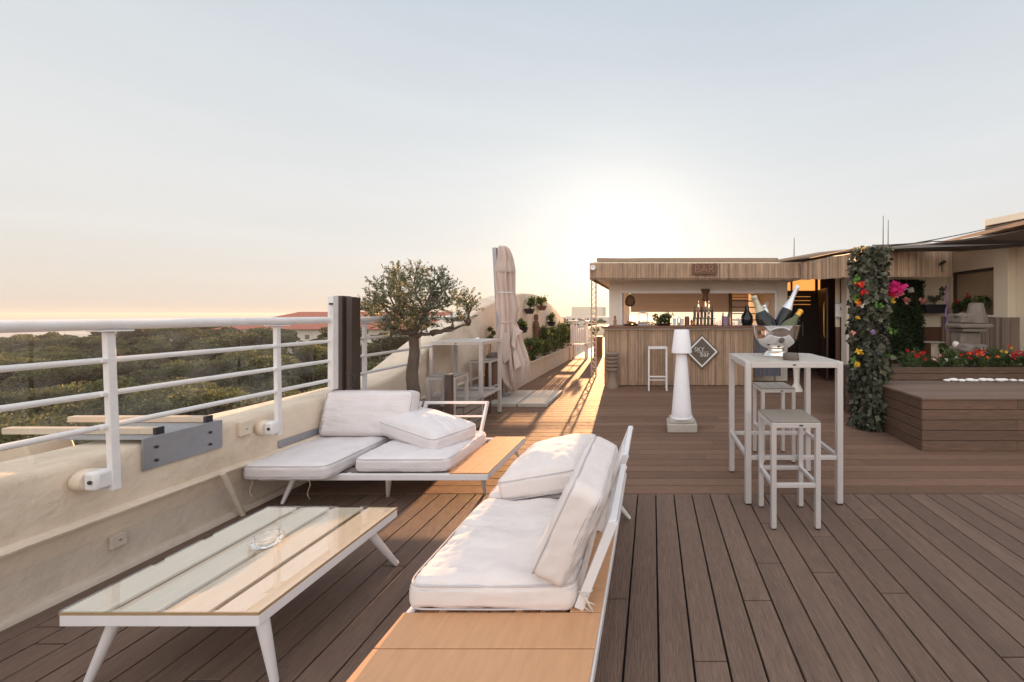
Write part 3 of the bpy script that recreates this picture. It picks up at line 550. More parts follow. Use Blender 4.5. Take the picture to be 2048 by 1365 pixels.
# ------------------------------------------------------------------ coffee table
ct = thing('coffee_table', 'low white coffee table with a glass top over pale slats in the left foreground', 'table', (-1.85, 1.85, 0))
x0, x1, y0, y1 = -2.222, -1.475, 1.432, 2.21
build('frame', MB().box(x0,x1,y0,y0+.03,.298,.340).box(x0,x1,y1-.03,y1,.298,.340).box(x0,x0+.03,y0+.03,y1-.03,.298,.340).box(x1-.03,x1,y0+.03,y1-.03,.298,.340), M['white'], ct, bevel=.003)
sw = (x1-x0-3*.027)/4
build('under_board', MB().box(x0+.031, x1-.031, y0+.031, y1-.031, .322, .3385), M['edgew'], ct)
for i in range(4): build('slat', MB().box(x0+i*(sw+.027)+.001, x0+i*(sw+.027)+sw-.001, y0+.001, y1-.001, .3405, .3515), M['palewood'], ct, bevel=.001)
build('slat_edge', MB().box(x0+.0, x1, y0-.0012, y0+.0004, .341, .3515).box(x1-.0006, x1+.0010, y0, y1, .341, .3515), M['edgew'], ct)
build('glass_top', MB().box(x0-.001, x1+.002, y0-.002, y1+.002, .3525, .3585), M['tabletop_glass'], ct, bevel=.0015)
for a, b in (((-1.50,1.47,.30), (-1.50,1.52,0)), ((-2.08,1.49,.30), (-2.225,1.50,0)), ((-1.52,2.05,.30), (-1.50,2.245,0)), ((-2.16,2.12,.30), (-2.22,2.22,0))):
    l_ = leg(a, b, ct, .021, .013); build('foot_pad', MB().lathe([(0,0),(.0135,0),(.0135,.006),(0,.006)], b, 12), M['black'], l_)
m = MB().lathe([(0,.0),(.052,.0),(.060,.008),(.062,.03),(.058,.036),(.050,.036),(.045,.028),(.040,.012),(0,.010)], (0,0,0), 40, wob=lambda a, z: 1 + .05*math.cos(8*a))
m.v = [(v[0]*1.0-1.865, v[1]+1.85, v[2]+.359) for v in m.v]
tag(build('ashtray', m, M['ash'], smooth=True, origin=(-1.865,1.85,.359)), 'round clear glass ashtray on the glass coffee table', 'ashtray')

# ------------------------------------------------------------------ bar tables and stools
def bar_table(loc, w_, d_, label, top='plytop'):
    t = thing('bar_table', label, 'table', loc, 'high bar tables'); X, Y, Z = loc; a = .045; H = 1.10
    x0, x1, y0, y1 = X-w_/2, X+w_/2, Y-d_/2, Y+d_/2
    build('apron', MB().box(x0+a,x1-a,y0,y0+.04,H-.045,H-.002).box(x0+a,x1-a,y1-.04,y1,H-.045,H-.002).box(x0,x0+.04,y0+a,y1-a,H-.045,H-.002).box(x1-.04,x1,y0+a,y1-a,H-.045,H-.002), M['alu'], t, bevel=.002)
    for xx in (x0, x1-a):
        for yy in (y0, y1-a):
            l_ = build('leg', MB().box(xx,xx+a,yy,yy+a,.012,H), M['alu'], t, bevel=.003); build('foot_pad', MB().box(xx+.004,xx+a-.004,yy+.004,yy+a-.004,0,.012), M['black'], l_)
    z = .345
    build('foot_rail', MB().box(x0+a,x1-a,y0+.008,y0+.038,z,z+.03), M['alu'], t, bevel=.002); build('foot_rail', MB().box(x0+a,x1-a,y1-.038,y1-.008,z,z+.03), M['alu'], t, bevel=.002)
    build('foot_rail', MB().box(x0+.008,x0+.038,y0+a,y1-a,z,z+.03), M['alu'], t, bevel=.002); build('foot_rail', MB().box(x1-.038,x1-.008,y0+a,y1-a,z,z+.03), M['alu'], t, bevel=.002)
    n_ = 5; s = (w_-.092-(n_-1)*.004)/n_; m = MB()
    for i in range(n_): m.box(x0+.046+i*(s+.004), x0+.046+i*(s+.004)+s, y0+.042, y1-.042, H-.018, H+.001)
    build('table_top', m, M[top], t, bevel=.001); build('top_underlay', MB().box(x0+.042,x1-.042,y0+.0415,y1-.0415,H-.024,H-.0185), M['dark'], t)
    build('top_rim', MB().box(x0+a,x1-a,y0+.001,y0+.0405,H-.0018,H+.0015).box(x0+.001,x0+.0455,y0+a,y1-a,H-.0018,H+.0015).box(x1-.0455,x1-.001,y0+a,y1-a,H-.0018,H+.0015).box(x0+a,x1-a,y1-.0405,y1-.001,H-.0018,H+.0015), M['alu'], t)
    build('maker_plate', MB().box(X-.012,X+.012,y0-.002,y0,H-.028,H-.018), M['black'], t)
    return t
def stool(loc, label, seat='ply', w_=.335, d_=.335, mt='alu', H=.737, planks=1):
    t = thing('bar_stool', label, 'stool', loc, 'tall bar stools'); X, Y, Z = loc; a = .034
    x0, x1, y0, y1 = X-w_/2, X+w_/2, Y-d_/2, Y+d_/2
    for xx in (x0, x1-a):
        for yy in (y0, y1-a):
            l_ = build('leg', MB().box(xx,xx+a,yy,yy+a,.01,H-.010), M[mt], t, bevel=.0025); build('foot_pad', MB().box(xx+.003,xx+a-.003,yy+.003,yy+a-.003,0,.01), M['black'], l_)
    build('apron', MB().box(x0+a,x1-a,y0,y0+.03,H-.043,H-.0105).box(x0+a,x1-a,y1-.03,y1,H-.043,H-.0105).box(x0,x0+.03,y0+a,y1-a,H-.043,H-.0105).box(x1-.03,x1,y0+a,y1-a,H-.043,H-.0105), M[mt], t, bevel=.002)
    z = .285
    for bx in ((x0+a,x1-a,y0+.004,y0+.03),(x0+a,x1-a,y1-.03,y1-.004),(x0+.004,x0+.03,y0+a,y1-a),(x1-.03,x1-.004,y0+a,y1-a)):
        build('foot_rail', MB().box(*bx, z, z+.028), M[mt], t, bevel=.002)
    m = MB(); s = (w_-.004-(planks-1)*.004)/planks
    for i in range(planks): m.box(x0+.002+i*(s+.004), x0+.002+i*(s+.004)+s, y0+.002, y1-.002, H-.010, H+.002)
    build('seat', m, M[seat], t, bevel=.002); build('maker_plate', MB().box(X+.02,X+.046,y0-.002,y0,H-.031,H-.021), M['black'], t)
    return t
bar_table((1.09, 3.26, 0), .75, .65, 'white metal bar table on the right carrying the silver bowl of bottles')
s1 = stool((.977, 2.765, 0), 'nearest bar stool with a plain taupe seat, in front of the bottle table')
s2 = stool((1.24, 3.93, 0), 'bar stool with a three plank seat standing behind the bottle table', planks=3, seat='ply')
bar_table((-2.60, 5.38, 0), .70, .66, 'white metal bar table behind the olive tree beside the folded parasol')
dup(s1, (-2.47, 4.62, 0), 'bar stool between the olive trunk and the left bar table')
dup(s1, (-2.72, 6.2, 0), 'bar stool behind the left bar table against the hump wall')
# round grey thing on the far stool = helmet-like lid
bs = thing('counter_stool', 'white open frame stool with a slim seat standing at the reed bar counter', 'stool', (.10, 7.42, 0))
for xx in (-.085, .255):
    for yy in (7.28, 7.56): build('leg', MB().box(xx, xx+.03, yy, yy+.03, 0, .80), M['white'], bs, bevel=.003)
build('seat', MB().box(-.085, .285, 7.275, 7.595, .80, .83), M['white'], bs, bevel=.004)
for z in (.26,): build('foot_rail', MB().box(-.055, .255, 7.285, 7.31, z, z+.025).box(-.055,.255,7.285,7.31,.20,.215), M['white'], bs)
build('side_rail', MB().box(-.08, -.06, 7.31, 7.56, .26, .285).box(.26,.28,7.31,7.56,.26,.285), M['white'], bs)

# ------------------------------------------------------------------ wine bowl, bottles
BX, BY, BZ = 1.075, 3.33, 1.102
bw = thing('champagne_bowl', 'polished silver footed punch bowl full of bottles on the white bar table', 'bowl', (BX, BY, BZ))
build('bowl', MB().lathe([(.055,.062),(.075,.066),(.115,.085),(.15,.115),(.175,.16),(.188,.21),(.194,.252),(.203,.262),(.205,.268),(.199,.270),(.188,.256),(.180,.21),(.168,.165),(.142,.122),(.11,.093),(.06,.075),(0,.072)], (BX,BY,BZ), 64), M['silver'], bw, smooth=True)
build('foot', MB().lathe([(0,0),(.112,0),(.114,.008),(.104,.016),(.102,.024),(.086,.038),(.082,.046),(.066,.052),(.064,.066),(0,.066)], (BX,BY,BZ), 48), M['silver'], bw, smooth=True)
def bottle(base, tip, kind, foil, label, flen=.36, s=1.0, lab=False):
    base = Vector(base); tip = Vector(tip); dd = (tip-base).normalized(); Lh = (tip-base).length
    q = dd.to_track_quat('Z','Y').to_matrix()
    t = thing('champagne_bottle', label, 'bottle', base, 'bottles in the silver bowl')
    R0 = .044*s
    pr = [(0,0),(R0*.9,0),(R0,.01),(R0,.50*Lh),(R0*.93,.56*Lh),(R0*.72,.64*Lh),(R0*.48,.72*Lh),(R0*.38,.78*Lh),(R0*.35,.95*Lh)]
    build('glass', MB().lathe(pr, base, 28, q), M[kind], t, smooth=True)
    a = 1-flen
    def rad(x): return float(np.interp(x, [p[1]/Lh for p in pr[2:]], [p[0] for p in pr[2:]]))
    fp = [(rad(x)+.0012, x*Lh) for x in np.linspace(a, .93, 8)] + [(.0175*s,.935*Lh),(.0185*s,.95*Lh),(.0175*s,.985*Lh),(.012*s,Lh),(0,Lh)]
    build('foil', MB().lathe(fp, base, 24, q), M[foil], t, smooth=True)
    if lab: build('label', MB().lathe([(R0+.0012,.16*Lh),(R0+.0012,.42*Lh)], base, 28, q), M['paper'], t, smooth=True)
    return t
def bt(px, py, dY): v = at(px, py, BY + dY); return v
bottle((1.03,3.26,1.22), bt(1507,592,-.03), 'bottle_dark', 'foil_cream', 'dark bottle leaning left with a worn cream foil neck', .34, 1.5)
bottle((1.10,3.36,1.21), bt(1527,611,.10), 'bottle_dark', 'foil_silver', 'dark bottle behind with a short silver neck, second from the left', .22, 1.35)
bottle((1.045,3.36,1.22), bt(1596,572,.06), 'bottle_dark', 'foil_silver', 'tall dark bottle leaning right with a long white neck label', .42, 1.15)
bottle((1.05,3.25,1.22), bt(1603,621,-.02), 'bottle_green', 'foil_gold', 'olive green bottle leaning right with a gold foil top', .17, 1.4)
bottle((1.12,3.40,1.22), bt(1586,668,-.0)+Vector((.07,.05,.12)), 'bottle_green', 'foil_black', 'green bottle low at the right rim of the silver bowl', .2, .95)
tag(build('ashtray', MB().lathe([(0,0),(.060,0),(.064,.006),(.060,.045),(.055,.053),(.030,.055),(.028,.045),(0,.045)], (1.10+.01,3.07,1.102), 28), M['crock'], smooth=True, origin=(1.11,3.07,1.102)), 'round taupe stoneware ashtray in front of the silver bowl', 'ashtray')

# ------------------------------------------------------------------ floor lamp on a block
lx, ly = .37, 4.86
bl = thing('stone_block', 'pale concrete block carrying the white lamp', 'block', (lx, ly, 0))
build('block', MB().box(lx-.185,lx+.185,4.72,5.03,0,.105), M['concrete'], bl, bevel=.012)
build('top_slab', MB().box(lx-.155,lx+.155,4.745,5.0,.106,.152), M['concrete'], bl, bevel=.01)
fl = thing('floor_lamp', 'white moulded floor lamp with a tapered shade on a concrete block', 'lamp', (lx, ly, .152))
build('body', MB().lathe([(0,0),(.128,0),(.131,.006),(.1215,.12),(.1028,.36),(.0855,.58),(.073,.74),(.066,.83),(0,.83)], (lx,ly,.152), 48), M['lampw'], fl, smooth=True)
build('lamp_shade', MB().lathe([(.064,.822),(.124,.822),(.129,.828),(.128,.84),(.094,1.105),(.090,1.115),(0,1.118)], (lx,ly,.152), 48), M['lampw'], fl, smooth=True)
build('base_ring', MB().lathe([(.132,.0),(.138,.004),(.136,.02),(.128,.022)], (lx,ly,.152), 40), M['lampw'], fl, smooth=True)

# ------------------------------------------------------------------ olive tree
OX, OY = -2.66, 4.24
pt = thing('tree_planter', 'dark square planter holding the olive tree behind the far sofa', 'planter', (OX, OY, 0))
build('box', MB().box(OX-.22,OX+.22,OY-.22,OY+.22,0,.40), M['brown'], pt, bevel=.01)
build('soil', MB().box(OX-.20,OX+.20,OY-.20,OY+.20,.401,.412), M['soil'], pt)
ot = thing('olive_tree', 'small gnarled olive tree with an open grey green crown behind the far sofa', 'tree', (OX, OY, .41))
def wig(a, b, n=7, s=.03, seed=0):
    a, b = Vector(a), Vector(b); out_ = []
    for i in range(n+1):
        t_ = i/n; p = a.lerp(b, t_); k_ = math.sin(t_*math.pi)
        out_.append(p + k_*s*Vector((noise.noise((t_*3,seed,0)), noise.noise((t_*3,seed,5)), noise.noise((t_*3,seed,9)))))
    return out_
fork = at(828, 672, OY)
tr = MB()
tp = wig((OX,OY,.38), fork, 14, .045, 1); tr.tube(tp, [.068-.020*i/14+.008*noise.noise((i*.9,0,0)) for i in range(15)], 12)
cl = [(745,622,30),(765,640,30),(730,612,16),(790,600,42),(772,580,28),(800,556,30),(838,543,24),(825,575,34),(855,600,34),(820,632,34),(785,660,22),(850,640,26),
      (878,556,22),(892,575,26),(905,598,22),(880,610,20),(932,598,20),(942,612,17),(925,632,20),(905,640,14),(790,530+12,14),(810,628,28),(750,600,20),(865,575,18)]
rgc = np.random.default_rng(5); centers = []
limbs = []
ends = [(790,655,-.1),(765,650,.12),(862,668,0),(905,655,.05),(938,650,.1),(830,640,.1),(850,625,-.12),(800,630,0)]
m0 = {}
for i, (ex, ey, dy) in enumerate(ends):
    e = at(ex, ey, OY+dy); st = fork if i not in (3, 4) else at(862, 668, OY)
    pts = wig(st, e, 6, .05, i+3); tr.tube(pts, [.036-.004*j if i not in (4,) else .026-.003*j for j in range(7)], 8); limbs.append(e)
for i, (cxp, cyp, r_) in enumerate(cl):
    dy = rgc.uniform(-.28, .28); c_ = at(cxp, cyp, OY+dy); centers.append((c_, r_*OY/F))
    st = min(limbs, key=lambda q: (q-c_).length + .4*max(0, q.z-c_.z))
    pts = wig(st, c_, 5, .07, i+20); tr.tube(pts, [.016-.0024*j for j in range(6)], 6)
    for k_ in range(5):
        dr = Vector(rgc.normal(size=3)).normalized(); dr.z = abs(dr.z)*.8
        tr.tube([c_.lerp(st, .3), c_ + dr*(r_*OY/F)*.9], [.0045,.0015], 5)
build('trunk', tr, M['olive_bark'], ot, smooth='all')
Vs = []; ts = []
for i, (c_, r_) in enumerate(centers):
    n_ = int(780*(r_/.17)**1.7); ntw = max(8, n_//14)
    tw, td = inball(ntw, c_, (r_*1.05, r_*1.15, r_*.95), rgc, .3); td = td + np.array([.15,0,.55])
    td /= np.linalg.norm(td, axis=1, keepdims=True)
    idx = rgc.integers(0, ntw, n_); s_ = rgc.uniform(-.05, .06, (n_,1))
    cen = tw[idx] + td[idx]*s_ + rgc.normal(size=(n_,3))*.006
    dr = td[idx]*.8 + rgc.normal(size=(n_,3))*.55
    Vs.append(leafv(cen, dr, rgc.uniform(.028,.05,n_), rgc.uniform(.008,.0125,n_), i)); 
    hh = rgc.random(n_); ts.append(np.clip(hh**1.5*.8 + .2*(rgc.random(n_)>.7), 0, 1))
quads('crown', np.concatenate(Vs), np.concatenate(ts), M['olive_leaf'], ot)

# ------------------------------------------------------------------ clutter behind the olive
po = at(898, 748, 4.0)
wp = thing('wooden_post', 'short dark brown post with a flat cap in front of the grey slatted crate', 'post', (po.x, 4.0, 0))
build('post', MB().box(po.x-.034,po.x+.034,3.97,4.03,0,po.z-.012), M['brown'], wp, bevel=.004); build('cap', MB().box(po.x-.038,po.x+.038,3.965,4.035,po.z-.012,po.z), M['stone'], wp, bevel=.003)
cr_ = thing('slatted_crate', 'pale grey slatted wooden crate standing under the left bar table', 'crate', (-2.5, 4.75, 0))
for i in range(4): build('slat', MB().box(-2.86,-2.24,4.50,4.52,.02+i*.088,.095+i*.088), M['ply'], cr_, bevel=.003)
for i in range(4): build('slat', MB().box(-2.24,-2.22,4.521,4.98,.02+i*.088,.095+i*.088), M['ply'], cr_, bevel=.003)
build('lid', MB().box(-2.88,-2.20,4.49,4.99,.372,.392), M['ply'], cr_, bevel=.003)
ls = thing('stone_slab_seat', 'low dark box with a grey slab top between the olive planter and the wall', 'box', (-2.7, 5.0, 0))
build('base', MB().box(-2.95,-2.40,5.1,5.7,0,.28), M['brown'], ls, bevel=.005); build('slab', MB().box(-2.97,-2.36,5.07,5.73,.281,.33), M['concrete'], ls, bevel=.008)
bk = thing('wicker_barrel', 'dark woven barrel with a domed lid behind the left bar table', 'barrel', (-2.66, 6.4, 0))
build('barrel', MB().lathe([(0,0),(.11,0),(.13,.12),(.135,.35),(.13,.6),(.12,.68),(0,.68)], (-2.66,6.4,0), 24, wob=lambda a, z: 1+.02*math.sin(z*110)), M['wains'], bk, smooth=True)
build('lid', MB().lathe([(.128,.68),(.128,.71),(.11,.78),(.05,.82),(0,.825)], (-2.66,6.4,0), 24), M['brown'], bk, smooth=True)
nk = at(880, 683, 5.2)
tn = thing('napkin_holder', 'small pale dish of tissues on the left bar table', 'holder', (-2.45,5.35,1.10))
build('dish', MB().lathe([(0,0),(.045,0),(.05,.012),(.046,.012),(0,.008)], (-2.45,5.35,1.102), 20), M['paper'], tn, smooth=True)
build('tissue', MB().blob((-2.45,5.35,1.122), (.035,.03,.018), 2, .5, 3, 4), M['paper'], tn)

# ------------------------------------------------------------------ folded parasol
UX, UY = at(1021, 628, 6.6).x, 6.6
ub = thing('parasol', 'tall closed beige parasol with its canopy tied to a tilted mast', 'parasol', (UX, UY, .06))
mt0, mt1 = at(990, 496, UY), Vector((UX-.14, UY, .06))
build('mast', MB().bar(mt1, mt0, .07, .07, up=(0,1,0)), M['steel'], ub, bevel=.006)
build('mast_base', MB().box(UX-.25, UX-.03, UY-.11, UY+.11, .062, .085), M['steel'], ub)
prf = [(493,1006,7),(498,1007,11),(508,1009,13),(520,1010,14.5),(540,1010,16.5),(560,1010,16),(585,1012,14),(600,1014,16),(618,1016,17.5),(634,1017,17),(645,1016,15),(655,1017,17),(680,1018,20),(705,1020,24),(730,1022,27),(750,1022,25),(765,1024,19),(778,1025,9),(783,1026,2)]
m = MB(); nn = 120; vs = []
for j, (yy, cx_, rr_) in enumerate(prf):
    c_ = at(cx_, yy, UY); r_ = rr_*UY/F*(1+.05*noise.noise((yy*.05,3,1)))
    for k_ in range(nn):
        a = 2*math.pi*k_/nn
        tie = 1 if 634 <= yy <= 645 else 0
        dep = (.20+.10*(yy>665)) if not tie else .09
        fold = 1 + dep*math.sin(9*a + .6*math.sin(yy*.03)) + .09*math.sin(14*a + yy*.02) + (.22*noise.noise((math.cos(a)*1.5, math.sin(a)*1.5, yy*.012)))
        vs.append(c_ + Vector((math.cos(a)*r_*fold, math.sin(a)*r_*fold*.9, .03*math.sin(9*a)*(1 if j > 13 else 0) )))
fs = [(i*nn+k_, i*nn+(k_+1)%nn, (i+1)*nn+(k_+1)%nn, (i+1)*nn+k_) for i in range(len(prf)-1) for k_ in range(nn)] + [tuple(range(nn))]
m.add(vs, fs); cn = build('canopy', m, M['umb'], ub, smooth='all')
def flap(pts, nm='canopy_flap'):
    m = MB(); vs = [at(a, b, UY + dz) for a, b, dz in pts]; n_ = len(vs)
    vs2 = [v + Vector((0,.012,0)) for v in vs]
    m.add(vs + vs2, [tuple(range(n_)), tuple(range(2*n_-1, n_-1, -1))] + [(i, (i+1)%n_, n_+(i+1)%n_, n_+i) for i in range(n_)])
    return build(nm, m, M['umb'], ub, bevel=.004)
flap([(1028,650,-.10),(1046,664,-.06),(1034,672,-.14),(1030,700,-.18),(1022,690,-.2)])
flap([(1030,690,-.1),(1042,705,-.08),(1053,722,-.02),(1040,734,-.18),(1030,740,-.22),(1026,710,-.2)])
flap([(1006,665,-.15),(1020,668,-.22),(1018,720,-.26),(1008,728,-.24),(1003,700,-.2)])
build('tie_strap', MB().lathe([(.128,-.01),(.134,0),(.128,.01)], at(1013,586,UY), 24), M['paper'], ub, smooth=True)
build('tie_strap', MB().lathe([(.138,-.012),(.144,0),(.138,.012)], at(1016,645,UY), 24), M['umb'], ub, smooth=True)
build('collar_valance', MB().lathe([(.10,.12),(.135,.02),(.158,-.09),(.150,-.12)], at(1010,532,UY), 60, wob=lambda a, z: 1+.11*math.sin(9*a)), M['umb'], ub, smooth='all')
for i, (xa, ya) in enumerate(((-2.62,6.02),(-2.13,6.02),(-2.62,6.56),(-2.13,6.56))):
    s_ = build('base_slab', MB().box(xa, xa+.47, ya, ya+.52, .0, .058), M['concrete'], bevel=.008, origin=(xa+.235, ya+.26, 0))
    tag(s_, ['weight slab of the parasol base, front left', 'weight slab of the parasol base, front right', 'weight slab of the parasol base, back left under the mast', 'weight slab of the parasol base, back right'][i], 'slab', 'paving slabs weighing down the parasol')

# ------------------------------------------------------------------ planters along the hump wall
def bush(name, label, c, r, n, mt, ln, wd, seed, up=.5, flowers=None, group=None, cat='plant', stems=True):
    rg = np.random.default_rng(seed); t = thing(name, label, cat, (c[0], c[1], c[2]), group)
    V = []; T_ = []
    ncl = max(4, int(n/70))
    cc, cd = inball(ncl, (c[0], c[1], c[2]+r[2]), (r[0]*.8, r[1]*.8, r[2]*.85), rg, .1)
    idx = rg.integers(0, ncl, n); cs = min(r)*.45
    cen = cc[idx] + rg.normal(size=(n,3))*cs*.55; cen[:,2] = np.maximum(cen[:,2], c[2]+.005)
    dr = rg.normal(size=(n,3)); dr[:,2] += up*2
    ct_ = rg.random(ncl)
    quads('foliage', leafv(cen, dr, rg.uniform(ln*.7, ln*1.3, n), rg.uniform(wd*.7, wd*1.3, n), seed), np.clip(ct_[idx]*.6 + rg.random(n)*.4, 0, 1), M[mt], t)
    if stems:
        m = MB()
        for k_ in range(min(ncl, 14)): m.tube([(c[0]+rg.uniform(-.3,.3)*r[0], c[1]+rg.uniform(-.3,.3)*r[1], c[2]-.01), tuple(cc[k_])], [.005,.002], 5)
        build('stem', m, M['olive_bark'], t)
    for (fm, fc, fr, fn) in (flowers or []):
        fl_ = []
        for k_ in range(fn):
            p_ = np.array(fc) + rg.normal(size=3)*np.array(fr)
            for q in range(9):
                fl_.append(leafv(np.array([p_ + rg.normal(size=3)*.008]), np.array([rg.normal(size=3)+np.array([0,-.4,.3])]), .03, .026, int(rg.integers(1e6))))
        quads('flower', np.concatenate(fl_), np.full(len(np.concatenate(fl_))//4, .5), M[fm], t)
    return t
plab = ['nearest', 'second', 'third', 'fourth', 'fifth', 'sixth']
py = 7.55
for i in range(6):
    ln = .92; t = thing('trough_planter', f'pale concrete trough planter under the hump wall, {plab[i]} in the row from the parasol', 'planter', (-2.81, py+ln/2, 0), 'concrete troughs under the hump wall')
    a, b = py, py+ln
    build('trough', MB().box(-2.975,-2.955,a,b,0,.42).box(-2.67,-2.65,a,b,0,.42).box(-2.955,-2.67,a,a+.02,0,.42).box(-2.955,-2.67,b-.02,b,0,.42).box(-2.955,-2.67,a+.02,b-.02,0,.36), M['planterm'], t, bevel=.006)
    build('rim', MB().box(-2.65,-2.63,a,b,.385,.423), M['planterm'], t, bevel=.006)
    flw = [None, [('petal_pink',(-2.75,py+.5,.75),(.08,.2,.08),7)], None, [('petal_sal',(-2.75,py+.5,.85),(.08,.2,.1),9)], [('petal_pink',(-2.75,py+.5,.9),(.08,.25,.12),10)], [('petal_sal',(-2.75,py+.5,.95),(.08,.2,.12),8)]][i]
    bush('planter_shrub', ['low bright green plant spilling from the trough nearest the parasol', 'dark leafy shrub with pink blooms in the second trough', 'tall dark green shrub in the third trough', 'reddish flowering shrub in the fourth trough', 'tall pink flowering shrub in the fifth trough', 'pale flowering shrub in the farthest trough'][i],
         (-2.80, py+ln/2, .37), (.19, .42, [.22,.30,.40,.40,.46,.46][i]), 2600, 'bushm', .075, .028, 60+i, flowers=flw, group='shrubs in the concrete troughs')
    py += ln + .03
def wallpot(px, py_, label, seed, r=.13):
    Y = -2.98*F/(px-CX)*1.0 - .15; c = at(px, py_, Y); c.x = -2.98 + .11
    t = thing('wall_pot', label + ', pot only', 'pot', (c.x, c.y, c.z), 'pots hung on the hump wall')
    build('pot', MB().lathe([(0,-.12),(.08,-.12),(.125,0),(.118,0),(.078,-.1),(0,-.1)], c, 24), M['black'] if seed % 2 else M['wains'], t, smooth=True)
    build('hook', MB().bar(c+Vector((-.11,0,-.03)), c+Vector((-.07,0,-.03)), .012), M['steel'], t)
    bush('potted_plant', label, (c.x, c.y, c.z-.02), (r, r, r*1.0), 420, 'bushm', .06, .026, seed, cat='plant', group='plants hung on the hump wall')
wallpot(1054, 618, 'leafy plant in the highest wall pot on the hump wall', 81, .16)
wallpot(1079, 612, 'round green plant in the wall pot above the carved figure', 82, .15)
wallpot(1098, 644, 'flowering plant in the lower right wall pot on the hump wall', 83, .14)
wallpot(1040, 655, 'yellowish plant in the wall pot just right of the parasol', 85, .13)
tY = 9.6; tb = at(1074, 690, tY)
tg = thing('carved_figure', 'slim dark carved figure hanging on the hump wall above the troughs', 'sculpture', (-2.9, tY, .7))
build('body', MB().lathe([(0,.0),(.05,0),(.06,.15),(.05,.3),(.075,.45),(.06,.58),(.035,.62),(.05,.68),(.045,.76),(0,.79)], (-2.92,tY,.68), 16, wob=lambda a, z: 1+.15*math.cos(2*a)), M['wains'], tg, smooth=True)
build('arm', MB().tube([(-2.92,tY+.08,1.22),(-2.9,tY+.18,1.05),(-2.9,tY+.16,.72)], [.025,.03,.02], 8), M['wains'], tg, smooth=True)
bush('climbing_plant', 'thin climbing plant with red leaves on the wall left of the parasol', (-2.93, 6.9, .62), (.06,.22,.42), 300, 'bushm', .07, .03, 90)

# ------------------------------------------------------------------ reed panels
def reeds(mb, p, q, z0, z1, pitch=.014, seed=0, jag=.012, nrm=None, dz=0):
    """corrugated reed screen from p to q (x,y); dz raises the far end"""
    rg = random.Random(seed); p = Vector((p[0], p[1], 0)); q = Vector((q[0], q[1], 0)); L_ = (q-p).length; d_ = (q-p)/L_; n_ = Vector((d_.y, -d_.x, 0))
    k = 0; s = 0; tone = .5
    while s < L_:
        wd = pitch*rg.uniform(.7, 1.4); e = min(s+wd, L_)
        tone = min(1, max(0, .5 + .12*noise.noise((s*3.1, seed, 0)) + .3*noise.noise((s*29, seed, 3)) + rg.uniform(-.42,.42)))
        a = p + d_*s; b = p + d_*e; mdd = (a+b)/2 + n_*wd*.45; u = dz*(s/L_)
        za = z0 - rg.uniform(0, jag); zb = z1 + u + rg.uniform(0, jag*.5)
        tn_ = Vector((0,0,0))
        vs = [a+Vector((0,0,za)), mdd+Vector((0,0,za)), b+Vector((0,0,za)), b+Vector((0,0,zb)), mdd+Vector((0,0,zb)), a+Vector((0,0,zb)),
              (a - n_*.004)+Vector((0,0,za)), (b - n_*.004)+Vector((0,0,za)), (b - n_*.004)+Vector((0,0,zb)), (a - n_*.004)+Vector((0,0,zb))]
        mb.add(vs, [(0,1,4,5),(1,2,3,4),(7,6,9,8),(5,4,3,8,9),(0,6,7,2,1)], tone); s = e
    return mb

# ------------------------------------------------------------------ the bar kiosk
bk = thing('bar_kiosk', 'flat roofed bar kiosk with a reed covered fascia, open serving hatch and brown blinds', 'building', (1.0, 9.5, 0))
WY = 8.35
build('pier', MB().box(-.95,-.655,WY,WY+.3,0,2.2), M['wallw'], bk, bevel=.01)
build('pier', MB().box(2.68,2.95,WY,WY+.3,0,2.3), M['wallw'], bk, bevel=.01)
build('pier', MB().box(-.95,-.655,10.7,10.95,0,2.3), M['wallw'], bk)
build('front_wall', MB().box(-.655,2.68,WY+.05,WY+.2,0,1.12), M['wallb'], bk)
build('side_wall', MB().box(-.94,-.86,WY+.3,10.7,0,1.15), M['wallb'], bk)
build('back_wall', MB().box(-.655,2.68,10.8,10.9,0,1.13).box(-.95,2.95,10.8,10.9,2.05,2.45), M['wallb'], bk)
build('partition_wall', MB().box(2.7,2.95,WY+.3,11.0,0,2.4), M['wallb'], bk)
build('lintel', MB().box(-.655,2.68,WY-.01,WY+.25,1.975,2.21), M['wallw'], bk, bevel=.008)
build('shutter_box', MB().box(-.70,2.70,WY-.06,WY-.012,1.915,1.985), M['white'], bk, bevel=.008)
for xx in (-.705, 2.66): build('shutter_guide', MB().box(xx,xx+.05,WY-.05,WY-.002,1.2,1.914), M['white'], bk, bevel=.004)
m = MB()
for i in range(18): m.box(-.6,2.65,10.55+.004*(i%2),10.57,1.52+i*.034,1.552+i*.034)
build('blind', m, M['blind'], bk)
build('ceiling', MB().box(-1.15,3.0,7.56,11.4,2.16,2.19), M['wallw'], bk)
build('roof', MB().box(-1.08,2.50,7.72,11.6,2.53,2.58).box(-1.12,2.52,7.66,7.75,2.515,2.59), M['roofm'], bk, bevel=.01)
build('roof_core', MB().box(-1.18,3.0,7.6,11.5,2.2,2.50), M['wallb'], bk)
m = MB(); reeds(m, (-1.225,7.52), (2.90,7.52), 2.15, 2.46, .014, 1, .02); build('reed_fascia', m, M['reed'], bk)
m = MB(); reeds(m, (-1.225,11.5), (-1.225,7.525), 2.15, 2.46, .03, 2, .01); build('reed_fascia', m, M['reed'], bk)
m = MB(); reeds(m, (2.905,7.50), (3.75,6.82), 2.14, 2.47, .022, 3, .02, dz=.12); build('reed_fascia', m, M['reed'], bk)
m = MB(); reeds(m, (3.755,6.82), (5.35,6.82), 2.135, 2.59, .022, 4, .015); build('reed_fascia', m, M['reed'], bk)
build('fascia_rail', MB().box(-1.23,2.9,7.49,7.505,2.165,2.18), M['roofm'], bk)
